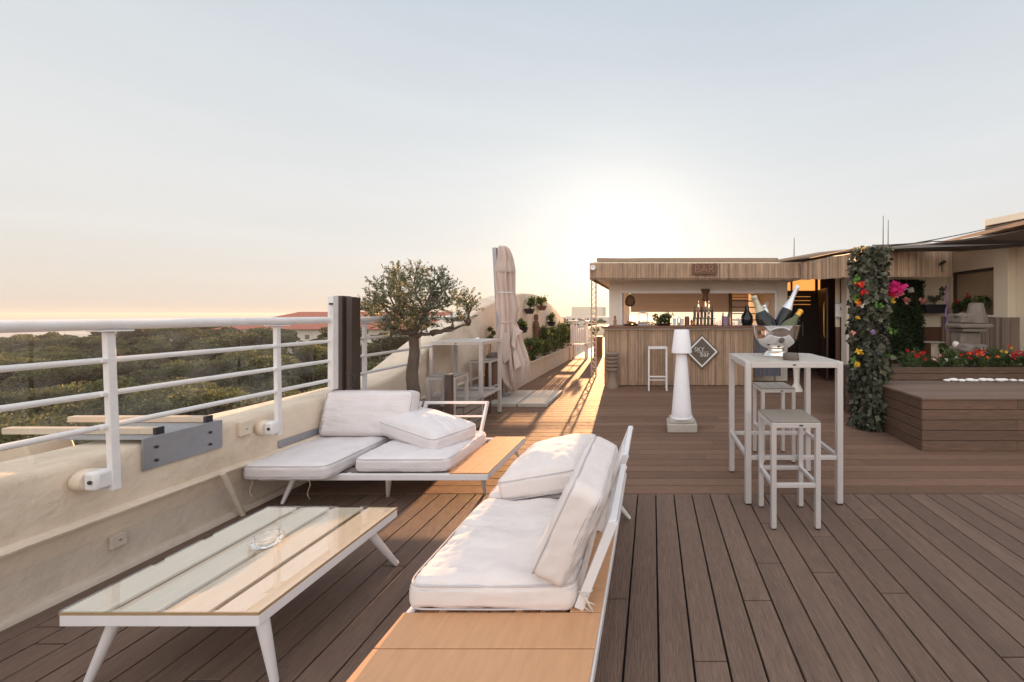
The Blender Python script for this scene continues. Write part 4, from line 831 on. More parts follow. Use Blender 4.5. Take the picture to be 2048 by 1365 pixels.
build('roof_edge', MB().add([(2.5,7.6,2.50),(3.7,6.9,2.62),(5.4,6.9,2.62),(5.4,11.5,2.62),(2.5,11.5,2.50),(2.5,7.6,2.54),(3.7,6.9,2.66),(5.4,6.9,2.66),(5.4,11.5,2.66),(2.5,11.5,2.54)],
      [(0,4,3,2,1),(5,6,7,8,9),(0,1,6,5),(1,2,7,6),(2,3,8,7),(3,4,9,8),(4,0,5,9)]), M['roofm'], bk)
build('spotlight', MB().lathe([(0,0),(.04,0),(.055,.05),(.05,.06),(0,.05)], (-1.16,7.50,2.37), 16, Matrix.Rotation(R(90),3,'X')), M['paper'], bk, smooth=True)
build('back_rail', MB().box(-3.0,2.7,12.2,12.22,1.15,1.17), M['rail'], bk)

# bar counter
bc = thing('bar_counter', 'bar counter faced with reed matting under a dark wooden top', 'counter', (.5, 7.9, 0))
m = MB(); reeds(m, (-.98,7.81), (2.05,7.81), .02, 1.165, .013, 11, .012); build('reed_front', m, M['reed'], bc)
m = MB(); reeds(m, (-.98,8.33), (-.98,7.815), .02, 1.165, .013, 12, .012); build('reed_side', m, M['reed'], bc)
m = MB(); reeds(m, (2.05,7.815), (2.05,8.33), .02, 1.165, .013, 13, .012); build('reed_side', m, M['reed'], bc)
build('counter_top', MB().box(-1.03,2.12,7.72,8.33,1.175,1.225), M['counter'], bc, bevel=.008)
build('top_trim', MB().box(-1.0,2.09,7.775,7.80,1.15,1.172), M['wallw'], bc)
build('core', MB().box(-.96,2.03,7.83,8.32,0,1.165), M['wains'], bc)

# signs
def textmesh(name, s, size, M4, mt, parent, depth=.006, off=0.0, font=None, label=None):
    cu = bpy.data.curves.new(name, 'FONT'); cu.body = s; cu.size = size; cu.extrude = depth; cu.align_x = 'CENTER'; cu.align_y = 'CENTER'; cu.offset = off; cu.resolution_u = 3
    o = bpy.data.objects.new('t', cu); C.objects.link(o); bpy.context.view_layer.update()
    me = bpy.data.meshes.new_from_object(o); bpy.data.objects.remove(o); me.name = name
    me.materials.clear(); me.materials.append(mt)
    q = bpy.data.objects.new(name, me); C.objects.link(q)
    me.transform(M4); 
    if parent:
        q.parent = parent; me.transform(Matrix.Translation(-wloc(parent)))
    return q
SX, SZ = (1404-CX)*7.75/F, EYE - (704-CY)*7.75/F
sg = thing('diamond_sign', 'brown diamond shaped sign with a white border reading SKY bar on the reed counter', 'sign', (SX, 7.75, SZ))
def diamond(h, y0_, y1_, hi=None):
    m = MB()
    if hi is None: return m.prism([(SX-h,SZ),(SX,SZ-h),(SX+h,SZ),(SX,SZ+h)], 'y', y0_, y1_)
    c4 = lambda r: [(SX-r,SZ),(SX,SZ-r),(SX+r,SZ),(SX,SZ+r)]
    o4, i4 = c4(h), c4(hi)
    for k_ in range(4):
        a, b, c_, e = o4[k_], o4[(k_+1)%4], i4[(k_+1)%4], i4[k_]; m.prism([a, b, c_, e], 'y', y0_, y1_)
    return m
build('board', diamond(.345, 7.745, 7.78), M['signbrown'], sg)
build('border', diamond(.315, 7.738, 7.7445, .275), M['signwhite'], sg)
RT = Matrix.Rotation(R(90), 4, 'X')
textmesh('lettering', 'SKY', .12, Matrix.Translation((SX-.055, 7.737, SZ+.045)) @ RT, M['signwhite'], sg, .003, -.001)
textmesh('lettering', 'bar', .14, Matrix.Translation((SX+.055, 7.737, SZ-.055)) @ RT, M['signwhite'], sg, .003, -.001)
build('rule', MB().box(SX-.10,SX+.13,7.737,7.742,SZ-.008,SZ-.002), M['signwhite'], sg)
bx_, bz_ = (1409-CX)*7.45/F, EYE-(538.5-CY)*7.45/F
bsn = thing('bar_sign', 'dark sign with outlined capital letters BAR on the reed fascia', 'sign', (bx_, 7.47, bz_))
build('backing', MB().box(bx_-.235,bx_+.235,7.468,7.485,bz_-.105,bz_+.105), M['wains'], bsn, bevel=.004)
for nm_, off_, mt_, yy in (('lettering', .006, 'wains', 7.466), ('letter_fill', -.004, 'terracotta', 7.461)):
    textmesh(nm_, 'BAR', .22, Matrix.Translation((bx_, yy, bz_)) @ RT, M[mt_], bsn, .002, off_)

# things on the counter
CZ = 1.226
def cp(px, Y=7.95): return ((px-CX)*Y/F, Y, CZ)
def lathe_thing(name, label, cat, px, prof_, mt, Y=7.95, group=None, n=20):
    p = cp(px, Y); return tag(build(name, MB().lathe(prof_, p, n), M[mt], smooth=True, origin=p), label, cat, group)
p = cp(1286); dk = thing('drink_dispenser', 'pale glass drink dispenser with a lid on the left of the bar counter', 'dispenser', p)
build('tank', MB().box(p[0]-.10,p[0]+.10,7.87,8.03,CZ+.04,CZ+.27), M['ash'], dk, bevel=.02); build('base', MB().box(p[0]-.11,p[0]+.11,7.86,8.04,CZ,CZ+.038), M['steel'], dk, bevel=.005); build('lid', MB().box(p[0]-.04,p[0]+.04,7.9,8.0,CZ+.272,CZ+.31), M['steel'], dk, bevel=.01)
p = cp(1262); ck = thing('hanging_sack', 'brown lantern hanging in the left corner of the serving hatch', 'lantern', (p[0]-.05, 8.5, 1.9))
build('cord', MB().bar((p[0]-.05,8.5,2.16),(p[0]-.05,8.5,1.9), .008), M['wire'], ck); build('shade', MB().lathe([(.02,.22),(.09,.16),(.12,.06),(.10,-.02),(.03,-.05),(0,-.05)], (p[0]-.05,8.5,1.68), 20), M['wains'], ck, smooth=True)
p = cp(1262, 7.9); bwl = thing('fruit_tray', 'shallow wooden tray of dark fruit at the left end of the bar counter', 'tray', p)
build('tray', MB().lathe([(0,0),(.12,0),(.16,.03),(.15,.03),(0,.012)], p, 24), M['wains'], bwl, smooth=True)
m = MB(); [m.blob((p[0]+random.uniform(-.09,.09), p[1]+random.uniform(-.08,.08), CZ+.045+random.uniform(0,.03)), (.03,.03,.028), 1, .05) for _ in range(12)]
build('fruit', m, M['terracotta'], bwl, smooth='all')
bush('herb_bowl', 'wide bowl of fresh green herbs and fruit on the bar counter', (cp(1326)[0], 7.92, CZ+.02), (.22,.12,.12), 900, 'bushm', .05, .03, 120, stems=False)
p = cp(1326); tag(build('serving_bowl', MB().lathe([(0,0),(.10,0),(.21,.045),(.20,.047),(.09,.012),(0,.01)], (p[0],7.92,CZ), 28), M['crock'], smooth=True, origin=(p[0],7.92,CZ)), 'wide dark serving bowl under the fresh herbs on the bar counter', 'bowl')
cyl = lambda r, h: [(0,0),(r*.85,0),(r,h),(r*.93,h),(r*.8,.01),(0,.01)]
lathe_thing('paper_cup', 'tall white cup right of the herb bowl on the bar counter', 'cup', 1349, cyl(.032,.15), 'paper', group='cups and tins on the counter')
lathe_thing('metal_shaker', 'silver cocktail shaker behind the white lamp shade on the counter', 'shaker', 1358, [(0,0),(.035,0),(.042,.12),(.035,.15),(.02,.17),(.018,.2),(0,.2)], 'silver')
lathe_thing('storage_tin', 'cream cylindrical tin on the counter left of the dark jar', 'tin', 1364, cyl(.038,.14), 'signwhite', group='cups and tins on the counter')
lathe_thing('storage_jar', 'dark brown jar on the counter above the diamond sign', 'jar', 1374, [(0,0),(.05,0),(.052,.15),(.045,.17),(.045,.19),(0,.19)], 'wains')
lathe_thing('pepper_mill', 'small wooden mill on the counter left of the bottle rack', 'mill', 1383, [(0,0),(.025,0),(.018,.05),(.026,.09),(.014,.12),(0,.13)], 'counter')
brk = thing('bottle_rack', 'tiered rack packed with liquor bottles in the middle of the bar', 'rack', cp(1408, 8.2))
xc = cp(1408, 8.2)[0]
for k_, (z_, w_, yy) in enumerate(((CZ+.0,.26,8.12),(CZ+.13,.24,8.20),(CZ+.30,.15,8.28))):
    build('shelf', MB().box(xc-w_,xc+w_,yy-.04,yy+.04,z_,z_+.015), M['wains'], brk)
    nb = int(w_*2/.075)
    for j in range(nb):
        bx2 = xc-w_+.04+j*.075; hgt = .24*random.uniform(.9,1.1)
        build('bottle', MB().lathe([(0,0),(.028,0),(.03,hgt*.6),(.012,hgt*.75),(.011,hgt),(0,hgt)], (bx2,yy,z_+.016), 12), M[random.choice(('bottle_dark','bottle_green','terracotta','crock','ash'))], brk, smooth=True)
p = cp(1411, 8.28); tag(build('clay_vase', MB().lathe([(0,0),(.06,0),(.07,.04),(.05,.14),(.09,.2),(.10,.26),(0,.26)], (p[0],8.28,CZ+.52), 20), M['wains'], smooth=True, origin=(p[0],8.28,CZ+.52)), 'dark cup shaped vase on top of the bottle rack', 'vase')
for i, (px, r_, h_) in enumerate(((1428,.02,.12),(1434,.022,.09),(1440,.02,.11),(1467,.03,.07),(1476,.02,.16))):
    lathe_thing('drinking_glass', ['tall glass just right of the bottle rack', 'short glass between two tall ones right of the rack', 'tall glass left of the mauve bucket', 'wide short glass right of the mauve bucket', 'slim tall glass left of the large dark bottle'][i], 'glass', px, cyl(r_, h_), 'ash', group='glasses on the counter')
for i in range(7): lathe_thing('tumbler', 'small clear tumbler in the row along the back edge of the bar counter', 'glass', 1300+i*7+(60 if i > 3 else 0), cyl(.026,.085), 'ash', Y=8.22, group='tumblers along the back of the counter')
for i, (px, c_m, h_, lb) in enumerate(((1338,'bottle_green',.24,'slim green bottle standing left of the tall white cup'),(1278,'terracotta',.10,'small clay pot right of the fruit tray on the bar counter'),(1388,'foil_gold',.09,'small gold tin beside the wooden mill on the bar counter'),(1446,'bottle_dark',.27,'dark bottle behind the mauve bucket'),(1480,'signwhite',.13,'white sugar tin near the right end of the bar counter'))):
    lathe_thing(['bottle','clay_pot','tea_tin','bottle','sugar_tin'][i], lb, ['bottle','pot','tin','bottle','tin'][i], px, [(0,0),(.028,0),(.03,h_*.6),(.014 if i in (0,3) else .03,h_*.78),(.012 if i in (0,3) else .026,h_),(0,h_)], c_m, Y=8.12)
lathe_thing('plastic_bucket', 'mauve plastic bucket on the bar counter', 'bucket', 1451, [(0,0),(.055,0),(.078,.18),(.083,.182),(.083,.19),(.07,.19),(.05,.012),(0,.012)], 'purple')
lathe_thing('liquor_bottle', 'thin bottle standing in front of the serving hatch beside the mauve bucket', 'bottle', 1457, [(0,0),(.022,0),(.024,.2),(.01,.26),(.01,.33),(0,.33)], 'bottle_green', Y=8.2)
lathe_thing('demijohn', 'large dark round bottle at the right of the bar counter', 'bottle', 1494, [(0,0),(.10,0),(.13,.08),(.12,.2),(.05,.3),(.035,.42),(0,.42)], 'bottle_dark', Y=8.15)
lathe_thing('figurine', 'small terracotta figurine on the counter end by the white pier', 'figurine', 1230, [(0,0),(.035,0),(.03,.06),(.04,.1),(.02,.13),(.03,.16),(.022,.2),(0,.21)], 'terracotta', Y=7.9)
lathe_thing('figurine', 'red figurine on a ledge against the right pier of the serving hatch', 'figurine', 1559, [(0,0),(.05,0),(.04,.09),(.05,.15),(.03,.19),(.035,.24),(0,.27)], 'terracotta', Y=8.25)
tag(build('counter_ledge', MB().box(2.12,2.95,8.1,8.34,1.17,1.223), M['counter'], bevel=.005, origin=(2.5,8.2,1.17)), 'short dark ledge at the right end of the bar counter', 'ledge')
hl = thing('hanging_lamp', 'small round white lamp in the right corner of the serving hatch', 'lamp', at(1534,608,8.7))
c_ = at(1534,608,8.7); build('globe', MB().blob(c_, (.055,.055,.055), 3, 0), M['paper'], hl, smooth='all'); build('stem', MB().bar(c_-Vector((0,0,.05)), c_-Vector((0,0,.36)), .008), M['steel'], hl)
gs2 = thing('back_bar_shelf', 'shelf unit lit warm behind the right side of the serving hatch', 'shelf', (2.5, 10.0, 0))
for k_ in range(4): build('shelf_board', MB().box(2.0,2.68,9.6,9.9,1.3+k_*.16,1.325+k_*.16), M['darkwood'], gs2)
for k_ in range(3): build('lit_strip', MB().box(2.02,2.66,9.905,9.91,1.85+k_*.07,1.87+k_*.07), M['warm_dim'], gs2)
build('upright', MB().box(1.97,2.0,9.6,9.9,0,2.1), M['darkwood'], gs2)

# carved pedestal at the bar's left corner
tp_ = (-.80, 7.60, 0)
tm = thing('carved_pedestal', 'carved wooden pedestal at the left front corner of the bar', 'pedestal', tp_)
build('column', MB().lathe([(0,.0),(.13,0),(.13,.05),(.10,.10),(.085,.25),(.10,.34),(.0,.34)], tp_, 20), M['reed_dark'], tm, smooth=True)
for k_ in range(5): build('carved_ring', MB().lathe([(.09,.34+k_*.075),(.13,.35+k_*.075),(.135,.385+k_*.075),(.10,.41+k_*.075),(0,.415+k_*.075)], tp_, 20), M['reed_dark'], tm, smooth=True)
# lamp is in front; blue cloths and small side table by the entrance
bd = thing('draped_stool', 'small pedestal side table by the entrance beside the bar', 'table', (2.75, 7.3, 0))
build('top', MB().lathe([(0,.62),(.19,.62),(.2,.64),(.19,.66),(0,.66)], (2.75,7.3,0), 24), M['wallw'], bd, smooth=True); build('stem', MB().lathe([(.12,0),(.10,.05),(.05,.15),(.06,.4),(.11,.6),(0,.62)], (2.75,7.3,0), 20), M['wallw'], bd, smooth=True)
m = MB()
for k_ in range(24):
    x_ = 2.13+k_*.022; m.box(x_, x_+.020, 7.93+.012*math.sin(k_*1.3), 7.945+.012*math.sin(k_*1.3), .18, 1.12, random.random())
tag(build('patterned_drape', m, M['blue'], origin=(2.4,7.94,.2)), 'blue grey patterned drape hanging at the right end of the bar counter', 'drape')

# ------------------------------------------------------------------ entrance and right hand building
hb = thing('roof_building', 'beige rooftop building with a brown dado, dark recessed entrance and large window behind the planter', 'building', (5, 8, 0))
FY = 7.82
def xw(px, Y=FY): return (px-CX)*Y/F
build('front_wall', MB().box(xw(1697),6.04,FY,FY+.15,1.20,2.55), M['wallb'], hb)
build('dado', MB().box(xw(1697),6.04,FY-.01,FY+.14,0.0,1.198), M['wains'], hb)
build('door_jamb', MB().box(xw(1692),xw(1697)-.003,FY-.03,FY+.2,0,2.2), M['wallw'], hb, bevel=.004)
# recessed entry
build('recess_side_wall', MB().box(4.9,5.0,FY+.2,9.9,1.18,2.5), M['wallb'], hb)
build('recess_side_dado', MB().box(4.895,5.0,FY+.2,9.9,0,1.178), M['wains'], hb)
build('recess_back', MB().box(2.96,5.0,9.9,10.0,0,2.42), M['darkwood'], hb)
build('recess_ceiling', MB().box(2.96,5.0,8.0,10.2,2.43,2.46), M['wallb'], hb)
dr_ = build('door', MB().box(3.75,4.45,9.84,9.89,0,1.98), M['brown'], hb, bevel=.005); build('handle', MB().tube([(3.85,9.80,.9),(3.85,9.80,1.25)], .012, 8), M['steel'], dr_)
build('light_cove', MB().box(3.45,4.32,9.86,9.895,2.07,2.38), M['warm'], hb)
build('cove_bar', MB().box(4.18,4.24,9.8,9.85,1.9,2.4).box(3.55,3.59,9.8,9.85,2.05,2.4), M['darkwood'], hb)
for k_ in range(3): build('shelf_light', MB().box(3.48,4.05,9.80,9.81,1.70+k_*.10,1.716+k_*.10), M['warm_dim'], hb)
op_ = build('open_door', MB().obox((3.90, 8.75, 1.02), (.04, .85, 2.04), Matrix.Rotation(R(-12),3,'Z')), M['darkwood'], hb, bevel=.004); build('handle', MB().tube([(3.80,8.42,.95),(3.765,8.40,1.0),(3.765,8.40,1.68),(3.80,8.42,1.73)], .014, 8), M['foil_gold'], op_, smooth=True)
mbx = thing('menu_box', 'pale framed notice box with a small dark figure mark on the wall by the entrance', 'notice', (xw(1681,8.3), 8.3, 1.5))
c_ = at(1681, 621, 8.05); sz = (.22,.03,.30)
build('box', MB().obox((c_.x-.0, 8.05, c_.z), sz), M['paper'], mbx, bevel=.006); build('frame', MB().obox((c_.x, 8.03, c_.z+.145), (.225,.02,.012)).obox((c_.x, 8.03, c_.z-.145), (.225,.02,.012)), M['steel'], mbx)
build('figure_mark', MB().obox((c_.x, 8.032, c_.z+.02), (.018,.004,.05)).obox((c_.x, 8.032, c_.z+.055), (.022,.004,.02)), M['black'], mbx)
build('recess_panel', MB().box(xw(1672,8.1), xw(1697)-.035, 8.10, 8.14, 1.19, 2.27), M['wallb'], hb); build('recess_panel_dado', MB().box(xw(1672,8.1), xw(1697)-.035, 8.09, 8.13, 0, 1.188), M['wains'], hb)
# side wall running towards the camera
SXw = 6.04
build('side_wall', MB().box(SXw,SXw+.2,3.0,FY+.15,2.30,2.68).box(SXw,SXw+.2,3,6.62,0,2.30).box(SXw,SXw+.2,6.62,FY+.15,0,1.44).box(SXw,SXw+.2,7.72,FY+.15,1.44,2.30), M['wallb'], hb)
build('cornice', MB().box(SXw-.08,SXw+.25,3.0,FY+.1,2.682,2.74), M['wallw'], hb, bevel=.01)
build('column', MB().box(SXw-.14,SXw-.002,6.35,6.62,0,2.62), M['wallb'], hb, bevel=.006)
wf = build('window', MB().box(SXw+.03,SXw+.07,6.62,7.72,1.445,1.47).box(SXw+.03,SXw+.07,6.62,7.72,2.25,2.30).box(SXw+.03,SXw+.07,7.68,7.72,1.47,2.25), M['brown'], hb)
build('pane', MB().box(SXw+.075,SXw+.08,6.62,7.70,1.45,2.29), M['window'], wf)
build('sill', MB().box(SXw-.12,SXw-.001,6.63,7.70,1.415,1.45), M['wallw'], wf, bevel=.004)
m = MB(); reeds(m, (SXw-.16, 7.78), (SXw-.16, 6.28), .3, 1.41, .022, 31, .0); m.box(SXw-.155,SXw-.003,6.29,6.34,.3,1.41); build('reed_panel', m, M['reed_dark'], hb)
build('roof_edge', MB().box(5.3,9,4.0,11.5,2.745,2.80), M['roofm'], hb)
# upper block far right
ubk = thing('stair_tower', 'upper stone block with a sloping cream coping behind the roof at the far right', 'building', (9, 10, 2.8))
a1, a2 = at(1970, 455, 9.0), at(2070, 455, 9.0)
build('block', MB().add([(a1.x,9,2.7),(11,8.6,2.7),(11.4,12,2.7),(a1.x+1.4,10.4,2.7),(a1.x,9,3.50),(11,8.6,4.12),(11.4,12,4.12),(a1.x+1.4,10.4,3.62)], [(0,3,2,1),(4,5,6,7),(0,1,5,4),(1,2,6,5),(2,3,7,6),(3,0,4,7)]), M['stone'], ubk)
build('coping', MB().add([(a1.x-.1,8.9,3.51),(11.1,8.5,4.13),(11.5,12,4.13),(a1.x+1.4,10.4,3.63),(a1.x-.1,8.9,3.66),(11.1,8.5,4.33),(11.5,12,4.5),(a1.x+1.5,10.4,3.95)], [(0,3,2,1),(4,5,6,7),(0,1,5,4),(1,2,6,5),(2,3,7,6),(3,0,4,7)]), M['wallb'], ubk, bevel=.01)

# shade awning
aw = thing('shade_awning', 'dark cloth awning stretched from the reed fascia over the right hand side', 'awning', (5, 6, 2.7))
A = [at(1700,503,6.9), at(1840,492,6.75), at(1960,478,6.0), at(2130,446,5.2), at(2130,488,5.4), at(1930,503,6.6), at(1770,504,6.8)]
vs = A + [v + Vector((0,.0,.018)) for v in A]; n_ = len(A)
build('cloth', MB().add(vs, [tuple(range(n_)), tuple(range(2*n_-1,n_-1,-1))] + [(i,(i+1)%n_,n_+(i+1)%n_,n_+i) for i in range(n_)]), M['awn'], aw)
A2 = [at(1925,480,6.3), at(2130,440,5.6), at(2130,462,5.4), at(1990,480,5.9)]
build('folded_cloth', MB().add(A2 + [v+Vector((0,.05,.02)) for v in A2], [(0,1,2,3),(7,6,5,4),(0,4,5,1),(1,5,6,2),(2,6,7,3),(3,7,4,0)]), M['wallb'], aw)
rt = thing('roof_tarp', 'weathered brown roof sheets lying above the entrance left of the ivy column', 'tarp', (3.4, 8, 2.6))
for pts in ([(1545,523,8.2),(1640,506,8.3),(1700,500,8.2),(1712,504,7.6),(1625,521,7.6)], [(1700,500,7.9),(1790,490,8.0),(1862,486,8.0),(1800,496,7.4),(1712,503,7.4)]):
    A = [at(*q) for q in pts]; n_ = len(A)
    build('sheet', MB().add(A + [v+Vector((0,.02,.02)) for v in A], [tuple(range(n_)), tuple(range(2*n_-1,n_-1,-1))] + [(i,(i+1)%n_,n_+(i+1)%n_,n_+i) for i in range(n_)]), M['roofm'], rt)
def cable(label, pts, r=.006, mt='wire', sag=0):
    P = [at(*q) for q in pts]; out_ = []
    for a, b in zip(P[:-1], P[1:]):
        for k_ in range(6): out_.append(a.lerp(b, k_/6) - Vector((0,0,sag*math.sin(math.pi*k_/6))))
    out_.append(P[-1]); tag(build('cable', MB().tube(out_, r, 6), M[mt], smooth='all', origin=tuple(P[0])), label, 'cable', 'cables over the entrance')
cable('upper black cable running from the ivy column up to the right', [(1600,520,7.4),(1720,494,5.0),(1810,490,5.3),(1975,458,6.2),(2090,430,6.2)], .007, 'wire', .01)
cable('lower dark cable above the awning at the right', [(1745,491,5.0),(1860,483,5.6),(1930,479,6.0),(2090,447,5.8)], .008, 'wire', .015)
cable('pale cable sloping over the reed fascia left of the ivy column', [(1618,527,7.2),(1665,513,6.5),(1720,503,5.0)], .006, 'wirelight', .01)
for lab, px, y0_, y1_, Y in (('tall thin antenna above the ivy column', 1766,432,500,8.2), ('short antenna just right of the tall one above the ivy column',1776,440,500,8.6), ('lone thin antenna above the roof between bar sign and entrance', 1588,476,523,9.0)):
    a, b = at(px, y1_, Y), at(px+.5, y0_, Y); t = thing('antenna', lab, 'antenna', a, 'roof antennas')
    build('rod', MB().tube([a, b], [.012,.006], 6), M['wire'], t); build('base', MB().obox(a, (.05,.05,.05)), M['wire'], t)

# ------------------------------------------------------------------ ivy column
IX, IY = 2.79, 4.93; iw = .145
ic = thing('ivy_column', 'square post wrapped in artificial ivy and dotted with bright flowers beside the planter bench', 'column', (IX, IY, 0))
build('post', MB().box(IX-.10,IX+.10,IY-.10,IY+.10,0,2.27), M['darkwood'], ic)
n_ = 5600; rg = np.random.default_rng(33)
side = rg.integers(0, 4, n_); u = rg.uniform(-1, 1, n_); z = rg.uniform(.0, 2.30, n_)
dep = iw + rg.normal(size=n_)*.034 + .04*np.sin(z*9+side*2)*.6 + .018*np.sin(z*23+u*3)
cx_ = np.where(side==0, dep, np.where(side==1, -dep, u*iw)); cy_ = np.where(side==2, dep, np.where(side==3, -dep, u*iw))
cen = np.stack([IX+cx_, IY+cy_, z], 1); nr = np.stack([np.where(side==0,1,np.where(side==1,-1,0)), np.where(side==2,1,np.where(side==3,-1,0)), np.zeros(n_)], 1)
dr = rg.normal(size=(n_,3))*.7 + nr*.5 + np.array([0,0,-.9])
# leaf surfaces roughly facing outward
d_ = dr/np.linalg.norm(dr,axis=1,keepdims=True); nn_ = nr + rg.normal(size=(n_,3))*.45; s_ = np.cross(d_, nn_); s_ /= np.linalg.norm(s_,axis=1,keepdims=True)+1e-9
ln = rg.uniform(.032,.098,n_)[:,None]; V = np.empty((n_,4,3)); V[:,0]=cen-d_*ln*.45; V[:,1]=cen+s_*ln*.42-d_*ln*.12; V[:,2]=cen+d_*ln*.55; V[:,3]=cen-s_*ln*.42-d_*ln*.12
quads('ivy', V.reshape(-1,3), np.clip(rg.random(n_)**2.2*.8+.35*(rg.random(n_)>.86)+.12*(z>1.5), 0, 1), M['ivy'], ic)
def flower(px, py_, Y, mt, r, n=12, nm='flower', dirn=(0,-1,.1)):
    c_ = np.array(at(px, py_, Y)); rg_ = np.random.default_rng(int(px*7+py_)); cen = c_ + rg_.normal(size=(n,3))*r*.28
    dd = rg_.normal(size=(n,3))*.9 + np.array(dirn)*.4
    cen = cen + dd/np.linalg.norm(dd,axis=1,keepdims=True)*r*.4
    quads(nm, leafv(cen, dd, r*1.1, r*.9, int(px)), np.full(n,.5), M[mt], ic)
fY = IY - .215
for px, py_, mt, r in ((1719,570,'petal_red',.055),(1724,583,'petal_red',.05),(1716,567,'petal_yel',.035),(1718,606,'petal_ora',.045),(1712,603,'petal_yel',.03),(1723,612,'petal_whi',.025),(1714,635,'petal_yel',.03),
        (1706,665,'petal_sal',.03),(1747,664,'petal_lil',.04),(1716,703,'petal_yel',.04),(1722,706,'petal_yel',.03),(1714,730,'petal_yel',.045),(1727,497,'petal_yel',.022)):
    flower(px, py_, fY, mt, r*1.0, 14, 'flower')
for px, py_ in ((1716,590),(1752,608),(1758,613),(1711,722),(1780,660),(1790,664),(1778,710),(1712,560),(1714,595)): flower(px, py_, fY, 'ivygreen', .045, 8, 'fresh_leaf')
for px, py_, mt, r in ((1788,572,'petal_pink',.06),(1800,578,'petal_pink',.055),(1781,583,'petal_pink',.055),(1793,585,'petal_pink',.05),(1806,574,'petal_pink',.04),(1778,592,'petal_red',.04),(1770,580,'petal_pink',.045),(1798,588,'petal_sal',.035),(1784,601,'petal_yel',.035),(1821,582,'petal_whi',.035),(1812,601,'petal_sal',.035),(1844,603,'petal_sal',.035)):
    flower(px, py_, fY+.12 if px < 1812 else 7.4, mt, r*(1.35 if px < 1812 else 1.9), 20, 'flower')
build('hanging_spray', MB().tube([at(1775,590,fY+.15), at(1790,580,fY+.12), at(1808,578,fY+.12)], .006, 6).tube([at(1778,600,fY+.15), at(1786,603,fY+.12)], .005, 6), M['olive_bark'], ic)

# hedge panel
hx0, hx1 = xw(1782,7.7), xw(1848,7.7)
hp_ = thing('hedge_panel', 'tall dark green artificial hedge panel on the wall behind the ivy column', 'hedge', ((hx0+hx1)/2, 7.72, .5))
n_ = 9000; cen = np.stack([rg.uniform(hx0,hx1,n_), 7.72+rg.normal(size=n_)*.035, rg.uniform(.55,2.15,n_)],1)
quads('foliage', leafv(cen, rg.normal(size=(n_,3))+np.array([0,-.4,-.3]), rg.uniform(.03,.07,n_), rg.uniform(.02,.035,n_), 5), np.clip(.35+.5*np.sin(cen[:,2]*6+cen[:,0]*9)*.5+rg.random(n_)*.5,0,1), M['hedge'], hp_)
build('backing', MB().box(hx0+.03,hx1-.03,7.76,7.79,.5,2.14), M['darkwood'], hp_)

# ------------------------------------------------------------------ planter bench
pb = thing('planter_bench', 'large dark wood planter bench with horizontal boards at the right edge', 'planter', (4, 4.6, 0))
bx0, bx1, by0, by1, bz = 2.885, 5.6, 4.09, 5.12, .555
m = MB(); nb = 5; hb_ = bz/nb
for i in range(nb):
    for (a, b) in ((bx0+.0, 3.9+.2*(i%2)), (3.9+.2*(i%2)+.003, bx1)): m.box(a, b, by0, by0+.03, i*hb_+.003, (i+1)*hb_-.003, random.random())
build('front_boards', m, M['benchw'], pb, bevel=.002)
m = MB()
for i in range(nb): m.box(bx0, bx0+.03, by0+.031, by1+.6, i*hb_+.003, (i+1)*hb_-.003, random.random())
build('side_boards', m, M['benchw'], pb, bevel=.002)
m = MB(); tw_ = (by1-by0+.02)/7
for i in range(7): m.box(bx0-.015, bx1, by0-.02+i*tw_+.002, by0-.02+(i+1)*tw_-.002, bz+.001, bz+.024, random.random())
build('seat_boards', m, M['benchtop'], pb, bevel=.002)
m = MB()
for i in range(2): m.box(bx0-.01, bx1, by1, by1+.03, bz+.03+i*.085, bz+.11+i*.085, random.random())
m.box(bx0-.01, bx1, by1+.031, by1+.10, bz+.15, bz+.175, .3)
build('back_boards', m, M['benchw'], pb, bevel=.002)
build('core', MB().box(bx0+.035,bx1,by0+.035,by1+.0,0,bz-.003).box(bx0+.035,bx1,by1+.035,by1+.9,0,bz+.12), M['soil'], pb)
for i in range(15):
    x_ = 3.86 + i*.098 + random.uniform(-.012,.012); r_ = random.uniform(.035,.055)
    labs = 'white oval pebble in the line on the planter bench'
    o = tag(build('pebble', MB().blob((x_, 5.03+random.uniform(-.02,.02), bz+.025+r_*.4), (r_*1.15, r_*.8, r_*.42), 2, .18, 1.5, i), M['pebble'], smooth='all', origin=(x_,5.03,bz+.025)), labs, 'stone', 'white pebbles laid along the bench')
# flowers in the bench planter
bz2 = bz+.12
fb = [(1822,722,'petal_red',24,.30,'red geranium at the left end of the bench planter beside the ivy column'),
      (1862,735,'petal_sal',6,.22,'small pale pink bedding plant in the bench planter'),
      (1905,725,'petal_red',8,.34,'feathery green plant with small red blooms under the grey stone fountain'),
      (1950,722,'petal_ora',16,.30,'orange and red flowering plant in the middle of the bench planter'),
      (1990,715,'petal_yel',8,.36,'taller yellow flowered plant in the bench planter'),
      (2020,712,'petal_red',22,.34,'red flowering plant near the right edge of the bench planter'),
      (2060,715,'petal_sal',10,.34,'salmon flowered plant at the far right of the bench planter')]
for i, (px, py_, fm, fn, h_, lb) in enumerate(fb):
    Y = 5.45; c_ = at(px, py_, Y); extra = [(fm, (c_.x, Y-.1, bz2+h_*.72), (.075,.06,.035), max(3, int(fn*.5)))]
    if i == 3: extra.append(('petal_red', (c_.x-.1, Y-.1, bz2+h_*.9), (.06,.05,.02), 5)); extra.append(('petal_pink', (c_.x-.03, Y-.12, bz2+h_*.85), (.04,.04,.02), 4))
    if i in (2, 5): extra.append(('petal_whi', (c_.x+.05, Y-.1, bz2+h_*.5), (.12,.06,.06), 5))
    bush('flowering_plant', lb, (c_.x, Y, bz2), (.20,.20,h_*.45), 900, 'bedleaf', .06, .014, 140+i, up=.7, flowers=extra, group='bedding plants in the bench planter')

